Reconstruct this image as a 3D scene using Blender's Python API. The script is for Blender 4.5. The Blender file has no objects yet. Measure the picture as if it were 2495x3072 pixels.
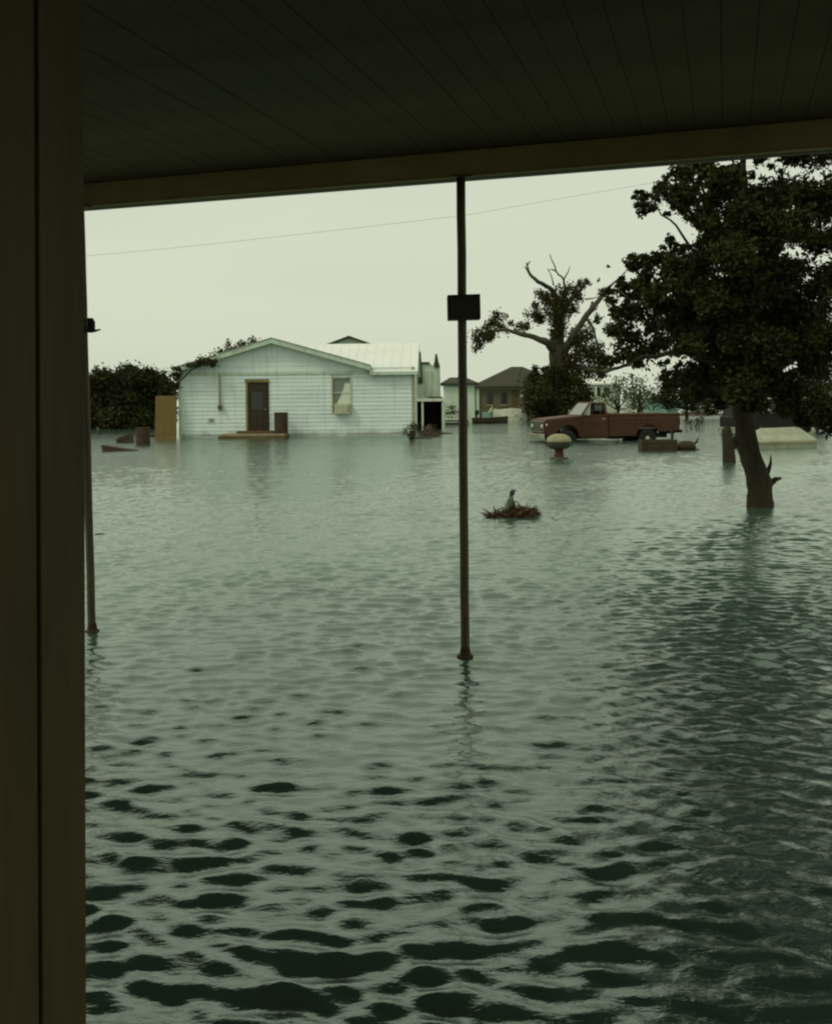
import bpy, bmesh, math, random
import numpy as np
from mathutils import Matrix, Vector

random.seed(7)
RNG = np.random.default_rng(11)
R = math.radians
scene = bpy.context.scene
col = scene.collection

# ------------------------------------------------------------------ camera
F_PX, XP, YP = 3000.0, 1247.5, 1305.0        # focal length and principal point in photograph pixels
PITCH = math.atan(97.0 / F_PX)
ROLL = -math.atan(0.0106)
CAM_H = 1.5
CAM_M = Matrix.Rotation(R(90) - PITCH, 3, 'X') @ Matrix.Rotation(ROLL, 3, 'Z')
cam = bpy.data.cameras.new('camera')
cam.sensor_fit = 'VERTICAL'
cam.sensor_height = 24.0
cam.lens = 24.0 * F_PX / 3072.0
cam.shift_y = (YP - 1536.0) / 3072.0
cam.clip_start = 0.05
cam.clip_end = 6000
camo = bpy.data.objects.new('camera', cam)
col.objects.link(camo)
camo.matrix_world = Matrix.Translation((0, 0, CAM_H)) @ CAM_M.to_4x4()
scene.camera = camo

# ------------------------------------------------------------------ sky and sun
SUN_EL, SUN_AZ = R(50), R(236)               # azimuth clockwise from +Y: to the camera's left
world = bpy.data.worlds.new('World')
scene.world = world
world.use_nodes = True
wn, wl = world.node_tree.nodes, world.node_tree.links
wn.clear()
sky = wn.new('ShaderNodeTexSky'); sky.sky_type = 'NISHITA'; sky.sun_disc = False
sky.sun_elevation = SUN_EL; sky.sun_rotation = SUN_AZ
sky.air_density = 1.0; sky.dust_density = 6.0; sky.ozone_density = 1.0
bg1 = wn.new('ShaderNodeBackground'); bg1.inputs['Strength'].default_value = 0.06
cloud = wn.new('ShaderNodeBackground')        # even overcast veil
cloud.inputs['Strength'].default_value = 1.38
wtc = wn.new('ShaderNodeTexCoord'); wmp = wn.new('ShaderNodeMapping'); wmp.inputs['Scale'].default_value = (1.2, 1.2, 5.0)
wnz = wn.new('ShaderNodeTexNoise'); wnz.inputs['Scale'].default_value = 1.6; wnz.inputs['Detail'].default_value = 5
wrp = wn.new('ShaderNodeValToRGB')            # barely varied cloud deck
wrp.color_ramp.elements[0].position = 0.3; wrp.color_ramp.elements[0].color = (0.505, 0.545, 0.425, 1)
wrp.color_ramp.elements[1].position = 0.7; wrp.color_ramp.elements[1].color = (0.545, 0.575, 0.445, 1)
wl.new(wtc.outputs['Generated'], wmp.inputs[0]); wl.new(wmp.outputs[0], wnz.inputs[0]); wl.new(wnz.outputs[0], wrp.inputs[0]); wl.new(wrp.outputs[0], cloud.inputs['Color'])
mixw = wn.new('ShaderNodeMixShader'); mixw.inputs[0].default_value = 0.86
outw = wn.new('ShaderNodeOutputWorld')
wl.new(sky.outputs[0], bg1.inputs[0]); wl.new(bg1.outputs[0], mixw.inputs[1])
wl.new(cloud.outputs[0], mixw.inputs[2]); wl.new(mixw.outputs[0], outw.inputs[0])

sun = bpy.data.lights.new('sun', 'SUN'); sun.energy = 1.0; sun.angle = R(14); sun.color = (1.0, 0.95, 0.80)
suno = bpy.data.objects.new('sun', sun); col.objects.link(suno)
sd = Vector((math.sin(SUN_AZ) * math.cos(SUN_EL), math.cos(SUN_AZ) * math.cos(SUN_EL), math.sin(SUN_EL)))
suno.rotation_euler = (-sd).to_track_quat('-Z', 'Y').to_euler(); suno.location = (0, -5, 30)

vs = scene.view_settings
vs.view_transform = 'Standard'; vs.look = 'None'; vs.exposure = 0.0; vs.gamma = 1.0; vs.use_curve_mapping = False
scene.render.engine = 'CYCLES'
scene.cycles.max_bounces = 8
scene.cycles.filter_width = 2.2               # soft old lens

GZ = -0.28                                     # the drowned ground below the water (water surface is z = 0)

# ------------------------------------------------------------------ pixel -> place
def ray(px, py):
    return CAM_M @ Vector(((px - XP) / F_PX, -(py - YP) / F_PX, -1.0))
def wat(px, py, z=0.0):
    d = ray(px, py); t = (z - CAM_H) / d.z
    return Vector((d.x * t, d.y * t, z))
def at(px, py, Y):
    d = ray(px, py); t = Y / d.y
    return Vector((d.x * t, Y, CAM_H + d.z * t))
class Wall:
    """a vertical plane through two ground points; u runs along it, v runs away from the camera"""
    def __init__(s, a, b):
        s.a = Vector((a.x, a.y, 0)); s.u = Vector((b.x - a.x, b.y - a.y, 0)); s.len = s.u.length; s.u.normalize()
        s.v = Vector((-s.u.y, s.u.x, 0))
    def uz(s, px, py):
        d = ray(px, py); o = Vector((0, 0, CAM_H))
        t = (s.a - o).dot(s.v) / d.dot(s.v); p = o + d * t
        return (p - s.a).dot(s.u), p.z
    def P(s, u, v, z):
        q = s.a + s.u * u + s.v * v
        return Vector((q.x, q.y, z))

# ------------------------------------------------------------------ materials
def mat(name, c, rough=0.8, var=0.25, scale=3.0, stretch=(1, 1, 1), bump=0.15, c2=None, spec=0.3, metal=0.0,
        streak=None, island=0.0, trans=0.0, tide=None):
    m = bpy.data.materials.new(name); m.use_nodes = True
    n, l = m.node_tree.nodes, m.node_tree.links
    b = n['Principled BSDF']; b.inputs['Roughness'].default_value = rough
    b.inputs['Specular IOR Level'].default_value = spec; b.inputs['Metallic'].default_value = metal
    tc = n.new('ShaderNodeTexCoord'); mp = n.new('ShaderNodeMapping'); mp.inputs['Scale'].default_value = stretch
    l.new(tc.outputs['Object'], mp.inputs[0])
    nz = n.new('ShaderNodeTexNoise'); nz.inputs['Scale'].default_value = scale; nz.inputs['Detail'].default_value = 6
    nz.inputs['Roughness'].default_value = 0.62
    l.new(mp.outputs[0], nz.inputs[0])
    rp = n.new('ShaderNodeValToRGB'); rp.color_ramp.elements[0].position = 0.3; rp.color_ramp.elements[1].position = 0.72
    lo = tuple(x * (1 - var) for x in c) if c2 is None else c2
    hi = tuple(min(1, x * (1 + var * 0.6)) for x in c)
    rp.color_ramp.elements[0].color = (*lo, 1); rp.color_ramp.elements[1].color = (*hi, 1)
    l.new(nz.outputs[0], rp.inputs[0])
    src = rp.outputs[0]
    if streak:                                   # rain and dirt streaks running down
        mp2 = n.new('ShaderNodeMapping'); mp2.inputs['Scale'].default_value = (3.0, 3.0, 0.25); l.new(tc.outputs['Object'], mp2.inputs[0])
        n2 = n.new('ShaderNodeTexNoise'); n2.inputs['Scale'].default_value = 2.2; n2.inputs['Detail'].default_value = 8; l.new(mp2.outputs[0], n2.inputs[0])
        r2 = n.new('ShaderNodeValToRGB'); r2.color_ramp.elements[0].position = 0.52; r2.color_ramp.elements[1].position = 0.75
        r2.color_ramp.elements[0].color = (0, 0, 0, 1); r2.color_ramp.elements[1].color = (0.75, 0.75, 0.75, 1); l.new(n2.outputs[0], r2.inputs[0])
        mx = n.new('ShaderNodeMixRGB'); mx.inputs[2].default_value = (*streak, 1)
        l.new(r2.outputs[0], mx.inputs[0]); l.new(src, mx.inputs[1]); src = mx.outputs[0]
    if tide:                                     # the mud line earlier high water left
        sz = n.new('ShaderNodeSeparateXYZ'); l.new(tc.outputs['Object'], sz.inputs[0])
        n4 = n.new('ShaderNodeTexNoise'); n4.inputs['Scale'].default_value = 1.6; n4.inputs['Detail'].default_value = 6; l.new(tc.outputs['Object'], n4.inputs[0])
        ad = n.new('ShaderNodeMath'); ad.operation = 'MULTIPLY_ADD'; ad.inputs[1].default_value = 0.5; l.new(n4.outputs[0], ad.inputs[0]); l.new(sz.outputs[2], ad.inputs[2])
        m5 = n.new('ShaderNodeMapRange'); m5.inputs[1].default_value = tide; m5.inputs[2].default_value = tide + 0.22; m5.inputs[3].default_value = 0.62; m5.inputs[4].default_value = 0.0
        l.new(ad.outputs[0], m5.inputs[0])
        mx = n.new('ShaderNodeMixRGB'); mx.inputs[2].default_value = (0.13, 0.15, 0.10, 1)
        l.new(m5.outputs[0], mx.inputs[0]); l.new(src, mx.inputs[1]); src = mx.outputs[0]
    if island:
        g = n.new('ShaderNodeNewGeometry'); mm = n.new('ShaderNodeMapRange')
        mm.inputs[3].default_value = 1 - island; mm.inputs[4].default_value = 1 + island
        l.new(g.outputs['Random Per Island'], mm.inputs[0])
        mx = n.new('ShaderNodeMixRGB'); mx.blend_type = 'MULTIPLY'; mx.inputs[0].default_value = 1
        l.new(src, mx.inputs[1]); l.new(mm.outputs[0], mx.inputs[2]); src = mx.outputs[0]
    l.new(src, b.inputs['Base Color'])
    if bump:
        bp = n.new('ShaderNodeBump'); bp.inputs['Strength'].default_value = bump; bp.inputs['Distance'].default_value = 0.02
        n3 = n.new('ShaderNodeTexNoise'); n3.inputs['Scale'].default_value = scale * 6; n3.inputs['Detail'].default_value = 4
        l.new(mp.outputs[0], n3.inputs[0]); l.new(n3.outputs[0], bp.inputs['Height']); l.new(bp.outputs[0], b.inputs['Normal'])
    if trans:
        t = n.new('ShaderNodeBsdfTranslucent'); l.new(src, t.inputs[0])
        ms = n.new('ShaderNodeMixShader'); ms.inputs[0].default_value = trans
        l.new(b.outputs[0], ms.inputs[1]); l.new(t.outputs[0], ms.inputs[2]); l.new(ms.outputs[0], n['Material Output'].inputs[0])
    return m

def glass_mat(name, c, rough=0.06):
    m = bpy.data.materials.new(name); m.use_nodes = True
    b = m.node_tree.nodes['Principled BSDF']; b.inputs['Base Color'].default_value = (*c, 1)
    b.inputs['Roughness'].default_value = rough; b.inputs['Specular IOR Level'].default_value = 0.6
    n, l = m.node_tree.nodes, m.node_tree.links
    nz = n.new('ShaderNodeTexNoise'); nz.inputs['Scale'].default_value = 2.0
    mr = n.new('ShaderNodeMapRange'); mr.inputs[3].default_value = rough; mr.inputs[4].default_value = rough + 0.15
    l.new(nz.outputs[0], mr.inputs[0]); l.new(mr.outputs[0], b.inputs['Roughness'])
    return m

def water_mat():
    m = bpy.data.materials.new('flood_water'); m.use_nodes = True
    n, l = m.node_tree.nodes, m.node_tree.links
    b = n['Principled BSDF']; b.inputs['Roughness'].default_value = 0.04; b.inputs['IOR'].default_value = 1.45
    b.inputs['Specular IOR Level'].default_value = 0.5
    tc = n.new('ShaderNodeTexCoord')
    nz = n.new('ShaderNodeTexNoise'); nz.inputs['Scale'].default_value = 0.22; nz.inputs['Detail'].default_value = 3
    l.new(tc.outputs['Object'], nz.inputs[0])
    rp = n.new('ShaderNodeValToRGB'); rp.color_ramp.elements[0].color = (0.046, 0.088, 0.060, 1); rp.color_ramp.elements[1].color = (0.066, 0.118, 0.084, 1)
    l.new(nz.outputs[0], rp.inputs[0]); l.new(rp.outputs[0], b.inputs['Base Color'])
    mp = n.new('ShaderNodeMapping'); mp.inputs['Scale'].default_value = (0.8, 1.6, 1); mp.inputs['Rotation'].default_value = (0, 0, R(-14)); l.new(tc.outputs['Object'], mp.inputs[0])
    n1 = n.new('ShaderNodeTexNoise'); n1.inputs['Scale'].default_value = 11.0; n1.inputs['Detail'].default_value = 5; n1.inputs['Roughness'].default_value = 0.55
    l.new(mp.outputs[0], n1.inputs[0])
    bp = n.new('ShaderNodeBump'); bp.inputs['Strength'].default_value = 0.38; bp.inputs['Distance'].default_value = 0.04
    l.new(n1.outputs[0], bp.inputs['Height']); l.new(bp.outputs[0], b.inputs['Normal'])
    sx = n.new('ShaderNodeSeparateXYZ'); l.new(tc.outputs['Object'], sx.inputs[0])
    mr = n.new('ShaderNodeMapRange'); mr.inputs[1].default_value = 12; mr.inputs[2].default_value = 32; mr.inputs[3].default_value = 0.20; mr.inputs[4].default_value = 0.50
    l.new(sx.outputs[1], mr.inputs[0]); l.new(mr.outputs[0], bp.inputs['Strength'])   # out on the open water the ripples are finer than the sheet's relief
    gl = n.new('ShaderNodeBsdfGlossy'); gl.inputs['Color'].default_value = (0.78, 1.0, 0.86, 1); gl.inputs['Roughness'].default_value = 0.05
    l.new(bp.outputs[0], gl.inputs['Normal'])
    ms = n.new('ShaderNodeMixShader'); ms.inputs[0].default_value = 0.13          # extra green-tinted mirror share, put in to brighten the reflected sky
    l.new(b.outputs[0], ms.inputs[1]); l.new(gl.outputs[0], ms.inputs[2]); l.new(ms.outputs[0], n['Material Output'].inputs[0])
    return m

M = {}
M['water'] = water_mat()
M['mud'] = mat('mud', (0.09, 0.075, 0.045), 0.95)
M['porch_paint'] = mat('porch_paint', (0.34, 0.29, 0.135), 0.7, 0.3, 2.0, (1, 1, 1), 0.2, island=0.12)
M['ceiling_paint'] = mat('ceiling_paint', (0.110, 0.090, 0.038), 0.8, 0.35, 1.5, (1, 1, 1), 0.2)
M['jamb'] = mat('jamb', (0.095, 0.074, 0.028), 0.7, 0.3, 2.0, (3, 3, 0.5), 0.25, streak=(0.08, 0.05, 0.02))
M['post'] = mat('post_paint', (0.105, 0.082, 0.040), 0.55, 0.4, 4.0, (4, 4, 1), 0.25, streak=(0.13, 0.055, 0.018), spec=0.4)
M['dark_box'] = mat('dark_box', (0.045, 0.042, 0.025), 0.6, 0.3)
M['siding'] = mat('siding', (0.66, 0.77, 0.735), 0.6, 0.12, 0.8, (0.6, 1, 4), 0.1, streak=(0.50, 0.57, 0.51), tide=0.62)
M['trim'] = mat('trim', (0.50, 0.62, 0.50), 0.6, 0.2, 2.0, streak=(0.25, 0.28, 0.19))
M['trim_beige'] = mat('trim_beige', (0.38, 0.36, 0.20), 0.7, 0.3, 2.0)
M['metal_roof'] = mat('metal_roof', (0.76, 0.78, 0.72), 0.5, 0.08, 0.6, (1, 1, 1), 0.05, spec=0.5)
M['shingle'] = mat('shingle', (0.30, 0.33, 0.27), 0.9, 0.25, 4.0)
M['dark_shingle'] = mat('dark_shingle', (0.055, 0.055, 0.035), 0.9, 0.3, 3.0)
M['door'] = mat('door', (0.035, 0.024, 0.012), 0.5, 0.4, 3.0, (3, 3, 0.6))
M['door_frame'] = mat('door_frame', (0.20, 0.16, 0.05), 0.6, 0.3)
M['pane'] = glass_mat('pane', (0.15, 0.19, 0.145))
M['dark_pane'] = glass_mat('dark_pane', (0.02, 0.025, 0.02), 0.2)
M['curtain'] = mat('curtain', (0.62, 0.66, 0.56), 0.9, 0.15, 3.0, (8, 8, 1))
M['ac'] = mat('ac_case', (0.50, 0.51, 0.36), 0.5, 0.2, 6.0)
M['concrete'] = mat('concrete', (0.30, 0.24, 0.15), 0.9, 0.35, 3.0)
M['slab_side'] = mat('slab_side', (0.12, 0.085, 0.04), 0.9, 0.35, 3.0)
M['rust'] = mat('rust', (0.055, 0.034, 0.018), 0.7, 0.5, 5.0)
M['brown_panel'] = mat('brown_panel', (0.155, 0.105, 0.030), 0.75, 0.25, 2.0, (4, 4, 0.7))
M['grey_metal'] = mat('grey_metal', (0.28, 0.30, 0.22), 0.5, 0.3, 4.0)
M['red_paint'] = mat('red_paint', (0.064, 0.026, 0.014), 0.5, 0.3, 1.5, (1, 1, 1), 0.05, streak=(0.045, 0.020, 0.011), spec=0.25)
M['red_light'] = mat('red_paint_pale', (0.115, 0.050, 0.026), 0.5, 0.3, 2.0, spec=0.25)  # lighter red for hood, roof, rails and stripes
M['chrome'] = mat('chrome', (0.42, 0.42, 0.32), 0.35, 0.2, 6.0, metal=0.6)
M['rubber'] = mat('rubber', (0.018, 0.017, 0.013), 0.85, 0.3)
M['black'] = mat('black_trim', (0.012, 0.012, 0.009), 0.6, 0.3)
M['windscreen'] = glass_mat('windscreen', (0.16, 0.20, 0.16))
M['lens'] = mat('lens', (0.6, 0.6, 0.5), 0.2, 0.1)
M['tail_lens'] = mat('tail_lens', (0.25, 0.02, 0.015), 0.3, 0.1)
M['white_paint'] = mat('white_paint', (0.66, 0.70, 0.56), 0.6, 0.15, 1.0, streak=(0.42, 0.44, 0.32))
M['pale_wall'] = mat('pale_wall', (0.56, 0.66, 0.53), 0.8, 0.12, 0.6, streak=(0.40, 0.47, 0.36))
M['tan_brick'] = mat('tan_brick', (0.145, 0.135, 0.082), 0.9, 0.25, 6.0)
M['teal_wall'] = mat('teal_wall', (0.20, 0.36, 0.29), 0.8, 0.2)
M['bark'] = mat('bark', (0.042, 0.034, 0.018), 0.95, 0.5, 5.0, (1, 1, 0.25), 0.8)
M['bark_pale'] = mat('bark_pale', (0.075, 0.068, 0.042), 0.95, 0.45, 3.0, (1, 1, 0.3), 0.5)
M['leaf_near'] = mat('leaf_near', (0.036, 0.038, 0.009), 0.55, 0.4, 1.2, bump=0, island=0.45, trans=0.22, spec=0.12)
M['leaf_oak'] = mat('leaf_oak', (0.058, 0.055, 0.017), 0.7, 0.4, 0.4, bump=0, island=0.4, trans=0.2, spec=0.12)
M['leaf_bush'] = mat('leaf_bush', (0.042, 0.048, 0.013), 0.7, 0.4, 0.6, bump=0, island=0.4, trans=0.15, spec=0.12)
M['leaf_hedge'] = mat('leaf_hedge', (0.045, 0.048, 0.015), 0.7, 0.45, 0.3, bump=0, island=0.4, trans=0.15, spec=0.12)
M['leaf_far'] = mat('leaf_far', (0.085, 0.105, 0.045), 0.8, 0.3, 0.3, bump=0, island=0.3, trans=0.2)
M['dead_brush'] = mat('dead_brush', (0.075, 0.042, 0.020), 0.9, 0.4, 8.0, bump=0, island=0.45)
M['wet_wood'] = mat('wet_wood', (0.050, 0.036, 0.018), 0.7, 0.4, 5.0, (1, 1, 1), 0.4)
M['dome_pale'] = mat('dome_pale', (0.27, 0.26, 0.15), 0.6, 0.25, 5.0)
M['dome_dark'] = mat('dome_dark', (0.050, 0.055, 0.032), 0.6, 0.35, 6.0)
M['red_brick'] = mat('red_stem', (0.10, 0.045, 0.026), 0.8, 0.35, 9.0)
M['bird_body'] = mat('bird_body', (0.15, 0.19, 0.11), 0.8, 0.35, 30.0, c2=(0.035, 0.045, 0.025))
M['bird_head'] = mat('bird_head', (0.022, 0.030, 0.034), 0.6, 0.3, 60.0)
M['wire'] = mat('wire', (0.42, 0.44, 0.38), 0.6, 0.1)
M['van'] = mat('van_paint', (0.018, 0.019, 0.013), 0.6, 0.3, 2.0, spec=0.2)
M['canvas'] = mat('canvas', (0.33, 0.35, 0.26), 0.9, 0.25, 3.0)

# ------------------------------------------------------------------ mesh helpers
class MB:
    def __init__(s): s.v = []; s.f = []
    def add(s, vs, fs):
        k = len(s.v); s.v += [Vector(p) for p in vs]; s.f += [tuple(i + k for i in f) for f in fs]; return s
    def hexa(s, b4, t4):
        return s.add(list(b4) + list(t4), [(3, 2, 1, 0), (4, 5, 6, 7), (0, 1, 5, 4), (1, 2, 6, 5), (2, 3, 7, 6), (3, 0, 4, 7)])
    def box(s, x0, x1, y0, y1, z0, z1):
        return s.hexa([(x0, y0, z0), (x1, y0, z0), (x1, y1, z0), (x0, y1, z0)], [(x0, y0, z1), (x1, y0, z1), (x1, y1, z1), (x0, y1, z1)])
    def wbox(s, W, u0, u1, v0, v1, z0, z1):
        return s.hexa([W.P(u0, v0, z0), W.P(u1, v0, z0), W.P(u1, v1, z0), W.P(u0, v1, z0)], [W.P(u0, v0, z1), W.P(u1, v0, z1), W.P(u1, v1, z1), W.P(u0, v1, z1)])
    def poly(s, pts, off):
        """prism: polygon pts moved by vector off"""
        n = len(pts); off = Vector(off)
        return s.add([Vector(p) for p in pts] + [Vector(p) + off for p in pts],
                     [tuple(reversed(range(n))), tuple(range(n, 2 * n))] + [(i, (i + 1) % n, n + (i + 1) % n, n + i) for i in range(n)])
    def tube(s, pts, rad, sides=8, cap=True, jitter=0.0):
        pts = [Vector(p) for p in pts]; n = len(pts)
        if not hasattr(rad, '__len__'): rad = [rad] * n
        k = len(s.v); ref = None
        for i, p in enumerate(pts):
            t = (pts[min(i + 1, n - 1)] - pts[max(i - 1, 0)]).normalized()
            if ref is None: ref = t.orthogonal().normalized()
            ref = (ref - t * ref.dot(t)).normalized(); bi = t.cross(ref)
            for j in range(sides):
                a = 2 * math.pi * j / sides; r = rad[i] * (1 + random.uniform(-jitter, jitter))
                s.v.append(p + (ref * math.cos(a) + bi * math.sin(a)) * r)
        for i in range(n - 1):
            for j in range(sides):
                s.f.append((k + i * sides + j, k + i * sides + (j + 1) % sides, k + (i + 1) * sides + (j + 1) % sides, k + (i + 1) * sides + j))
        if cap:
            s.f.append(tuple(reversed(range(k, k + sides)))); s.f.append(tuple(range(k + (n - 1) * sides, k + n * sides)))
        return s
    def lathe(s, prof, c=(0, 0, 0), sides=20, axis='Z'):
        k = len(s.v); c = Vector(c); n = len(prof)
        for r, h in prof:
            for j in range(sides):
                a = 2 * math.pi * j / sides
                if axis == 'Z': d = Vector((r * math.cos(a), r * math.sin(a), h))
                elif axis == 'Y': d = Vector((r * math.cos(a), h, r * math.sin(a)))
                else: d = Vector((h, r * math.cos(a), r * math.sin(a)))
                s.v.append(c + d)
        for i in range(n - 1):
            for j in range(sides):
                s.f.append((k + i * sides + j, k + i * sides + (j + 1) % sides, k + (i + 1) * sides + (j + 1) % sides, k + (i + 1) * sides + j))
        s.f.append(tuple(reversed(range(k, k + sides)))); s.f.append(tuple(range(k + (n - 1) * sides, k + n * sides)))
        return s
    def build(s, name, m, parent=None, smooth=False, origin=None, bevel=0.0):
        """world-space shape -> one mesh object under parent (roots are pure translations unless 'local' is set)"""
        o0 = Vector((0, 0, 0))
        r = parent
        while r is not None:
            o0 = o0 + (Vector(r.location) if not r.get('_local') else Vector((0, 0, 0))); r = r.parent
        if parent is None and origin is not None: o0 = Vector(origin)
        me = bpy.data.meshes.new(name)
        me.from_pydata([tuple(p - o0) for p in s.v], [], s.f); me.update()
        bm = bmesh.new(); bm.from_mesh(me); bmesh.ops.recalc_face_normals(bm, faces=bm.faces); bm.to_mesh(me); bm.free()
        me.materials.append(M[m] if isinstance(m, str) else m)
        if smooth: me.polygons.foreach_set('use_smooth', [True] * len(me.polygons))
        o = bpy.data.objects.new(name, me); col.objects.link(o)
        if parent is not None: o.parent = parent
        elif origin is not None: o.location = origin
        if bevel:
            md = o.modifiers.new('bevel', 'BEVEL'); md.width = bevel; md.segments = 2; md.limit_method = 'ANGLE'; md.angle_limit = R(40)
        return o

def thing(name, label, cat, loc=(0, 0, 0), group=None):
    o = bpy.data.objects.new(name, None); col.objects.link(o); o.location = loc; o.empty_display_size = 0.2
    o['label'] = label; o['category'] = cat
    if group: o['group'] = group
    return o
def tag(o, label, cat, group=None):
    o['label'] = label; o['category'] = cat
    if group: o['group'] = group
    return o

# ================================================================== SETTING
# ground under the flood: one sheet reaching the horizon
g = MB().add([(-3000, -60, GZ), (3000, -60, GZ), (3000, 4000, GZ), (-3000, 4000, GZ)], [(0, 1, 2, 3)]).build('ground', 'mud')
g['kind'] = 'structure'

# flood water: wind ripples as real relief, finest where it is near
def build_water():
    ax, ay = 0.0, -1.2
    rr = [2.6]
    while rr[-1] < 48: rr.append(rr[-1] * 1.0022)
    while rr[-1] < 75: rr.append(rr[-1] * 1.006)
    while rr[-1] < 4500: rr.append(rr[-1] * 1.12)
    rr = np.array(rr); na = 520
    th = np.linspace(R(-36), R(36), na)
    RR, TH = np.meshgrid(rr, th, indexing='ij')
    X = ax + RR * np.sin(TH); Y = ay + RR * np.cos(TH)
    row = np.gradient(rr)[:, None]
    Z = np.zeros_like(X); rng = np.random.default_rng(5)
    wind = R(82)                                   # travel direction of the ripples
    comps = []
    for lam in np.geomspace(0.055, 1.05, 120):
        k = 2 * math.pi / lam
        w = math.exp(-((math.log(lam / 0.130)) / 0.55) ** 2) + 0.14 * math.exp(-((math.log(lam / 0.48)) / 0.5) ** 2)
        comps.append((lam, k, w, wind + rng.normal(0, 0.42), rng.uniform(0, 6.28)))
    rms = math.sqrt(sum(c[2] ** 2 for c in comps) / 2)
    for lam, k, w, th0, ph in comps:
        amp = 0.190 * w / rms / k
        fade = np.clip((lam / (row * 1.7) - 1.0), 0, 1)
        if lam > 0.33: fade = fade * np.interp(Y, [8, 20, 60], [0.6, 2.2, 3.0])      # longer chop out in the open
        Z += amp * fade * np.sin(k * (X * math.cos(th0) + Y * math.sin(th0)) + ph)
    # gust patches: rougher near the porch, calmer out on the open water
    patch = 0.95 + 0.26 * np.sin(0.9 * X + 0.5 * Y + 1.0) * np.sin(0.55 * Y - 0.35 * X + 0.4) + 0.14 * np.sin(2.3 * X - 1.7 * Y)
    calm = np.interp(Y, [3, 6, 9, 13, 18, 30, 50], [0.95, 1.08, 1.02, 0.78, 0.55, 0.36, 0.32])
    Z *= patch * calm
    Z = Z + 16.0 * np.clip(Z, 0, None) ** 2          # peakier crests
    nr = len(rr)
    co = np.stack([X, Y, Z], -1).reshape(-1, 3).astype(np.float32)
    i = np.arange(nr - 1)[:, None] * na + np.arange(na - 1)[None, :]
    q = np.stack([i, i + na, i + na + 1, i + 1], -1).reshape(-1, 4).astype(np.int32)
    me = bpy.data.meshes.new('water')
    me.vertices.add(len(co)); me.vertices.foreach_set('co', co.ravel())
    me.loops.add(q.size); me.loops.foreach_set('vertex_index', q.ravel())
    me.polygons.add(len(q)); me.polygons.foreach_set('loop_start', np.arange(0, q.size, 4, dtype=np.int32))
    me.polygons.foreach_set('use_smooth', np.ones(len(q), dtype=bool))
    me.update(calc_edges=True); me.validate()
    if me.polygons[0].normal.z < 0: me.flip_normals()
    me.materials.append(M['water'])
    o = bpy.data.objects.new('water', me); col.objects.link(o); o['kind'] = 'structure'
build_water()

# ================================================================== FOLIAGE
def leaf_mesh(name, clumps, size, m, parent, nsub=9, tight=0.34, aspect=0.55, droop=0.0):
    """clumps: (centre, (rx, ry, rz), count) -> one crown of folded leaves"""
    o0 = Vector((0, 0, 0)); r = parent
    while r is not None: o0 += Vector(r.location); r = r.parent
    P = []
    for c, rad, n in clumps:
        rad = np.array(rad)
        d = RNG.normal(size=(nsub, 3)); d /= np.linalg.norm(d, axis=1)[:, None]
        sub = d * (RNG.random((nsub, 1)) ** 0.4) * 0.78
        w = RNG.integers(0, nsub, n)
        off = RNG.normal(size=(n, 3)) * tight
        p = (sub[w] + off) * rad
        P.append(p + np.array(c)[None, :])
    P = np.concatenate(P) - np.array(o0)[None, :]
    n = len(P)
    a = RNG.normal(size=(n, 3)); a[:, 2] -= droop; a /= np.linalg.norm(a, axis=1)[:, None]
    b = RNG.normal(size=(n, 3)); b -= (a * b).sum(1)[:, None] * a; b /= np.linalg.norm(b, axis=1)[:, None]
    nn = np.cross(a, b)
    s = size * RNG.uniform(0.6, 1.25, (n, 1))
    h = a * s; w = b * s * aspect * 0.5; up = nn * s * 0.12
    V = np.stack([P - h * 0.5, P + w * 0.95 + up, P + h * 0.5, P - w * 0.95 + up], 1).reshape(-1, 3).astype(np.float32)
    k = np.arange(n) * 4
    tri = np.stack([k, k + 1, k + 2, k, k + 2, k + 3], 1).reshape(-1).astype(np.int32)
    me = bpy.data.meshes.new(name)
    me.vertices.add(len(V)); me.vertices.foreach_set('co', V.ravel())
    me.loops.add(len(tri)); me.loops.foreach_set('vertex_index', tri)
    me.polygons.add(len(tri) // 3); me.polygons.foreach_set('loop_start', np.arange(0, len(tri), 3, dtype=np.int32))
    me.update(calc_edges=True)
    me.materials.append(M[m])
    o = bpy.data.objects.new(name, me); col.objects.link(o); o.parent = parent
    return o

DS = 2495 / 1736.0                               # enlarged view -> photograph pixels
def D(x, y, Y): return at(x * DS, y * DS, Y)
def dclumps(lst, Y, dens, depth, flat=0.9):
    out = []
    for (x, y, r) in lst:
        yy = Y + random.uniform(-depth, depth)
        rm = r * DS * yy / F_PX
        out.append((D(x, y, yy), (rm, rm * 1.15, rm * flat), max(20, int(dens * (r / 50.0) ** 2))))
    return out
def wig(pts, amt, n=3):
    out = []
    for a, b in zip(pts[:-1], pts[1:]):
        (pa, ra), (pb, rb) = a, b
        for i in range(n):
            t = i / n; p = pa.lerp(pb, t)
            if i: p = p + Vector((random.uniform(-amt, amt), random.uniform(-amt, amt), random.uniform(-amt, amt)))
            out.append((p, ra * (1 - t) + rb * t))
    out.append(pts[-1]); return out
def limb(name, pts, parent, m, sides=8, amt=0.02, jit=0.08):
    p = wig(pts, amt)
    return MB().tube([a for a, _ in p], [b for _, b in p], sides, True, jit).build(name, m, parent, smooth=True)

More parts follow.
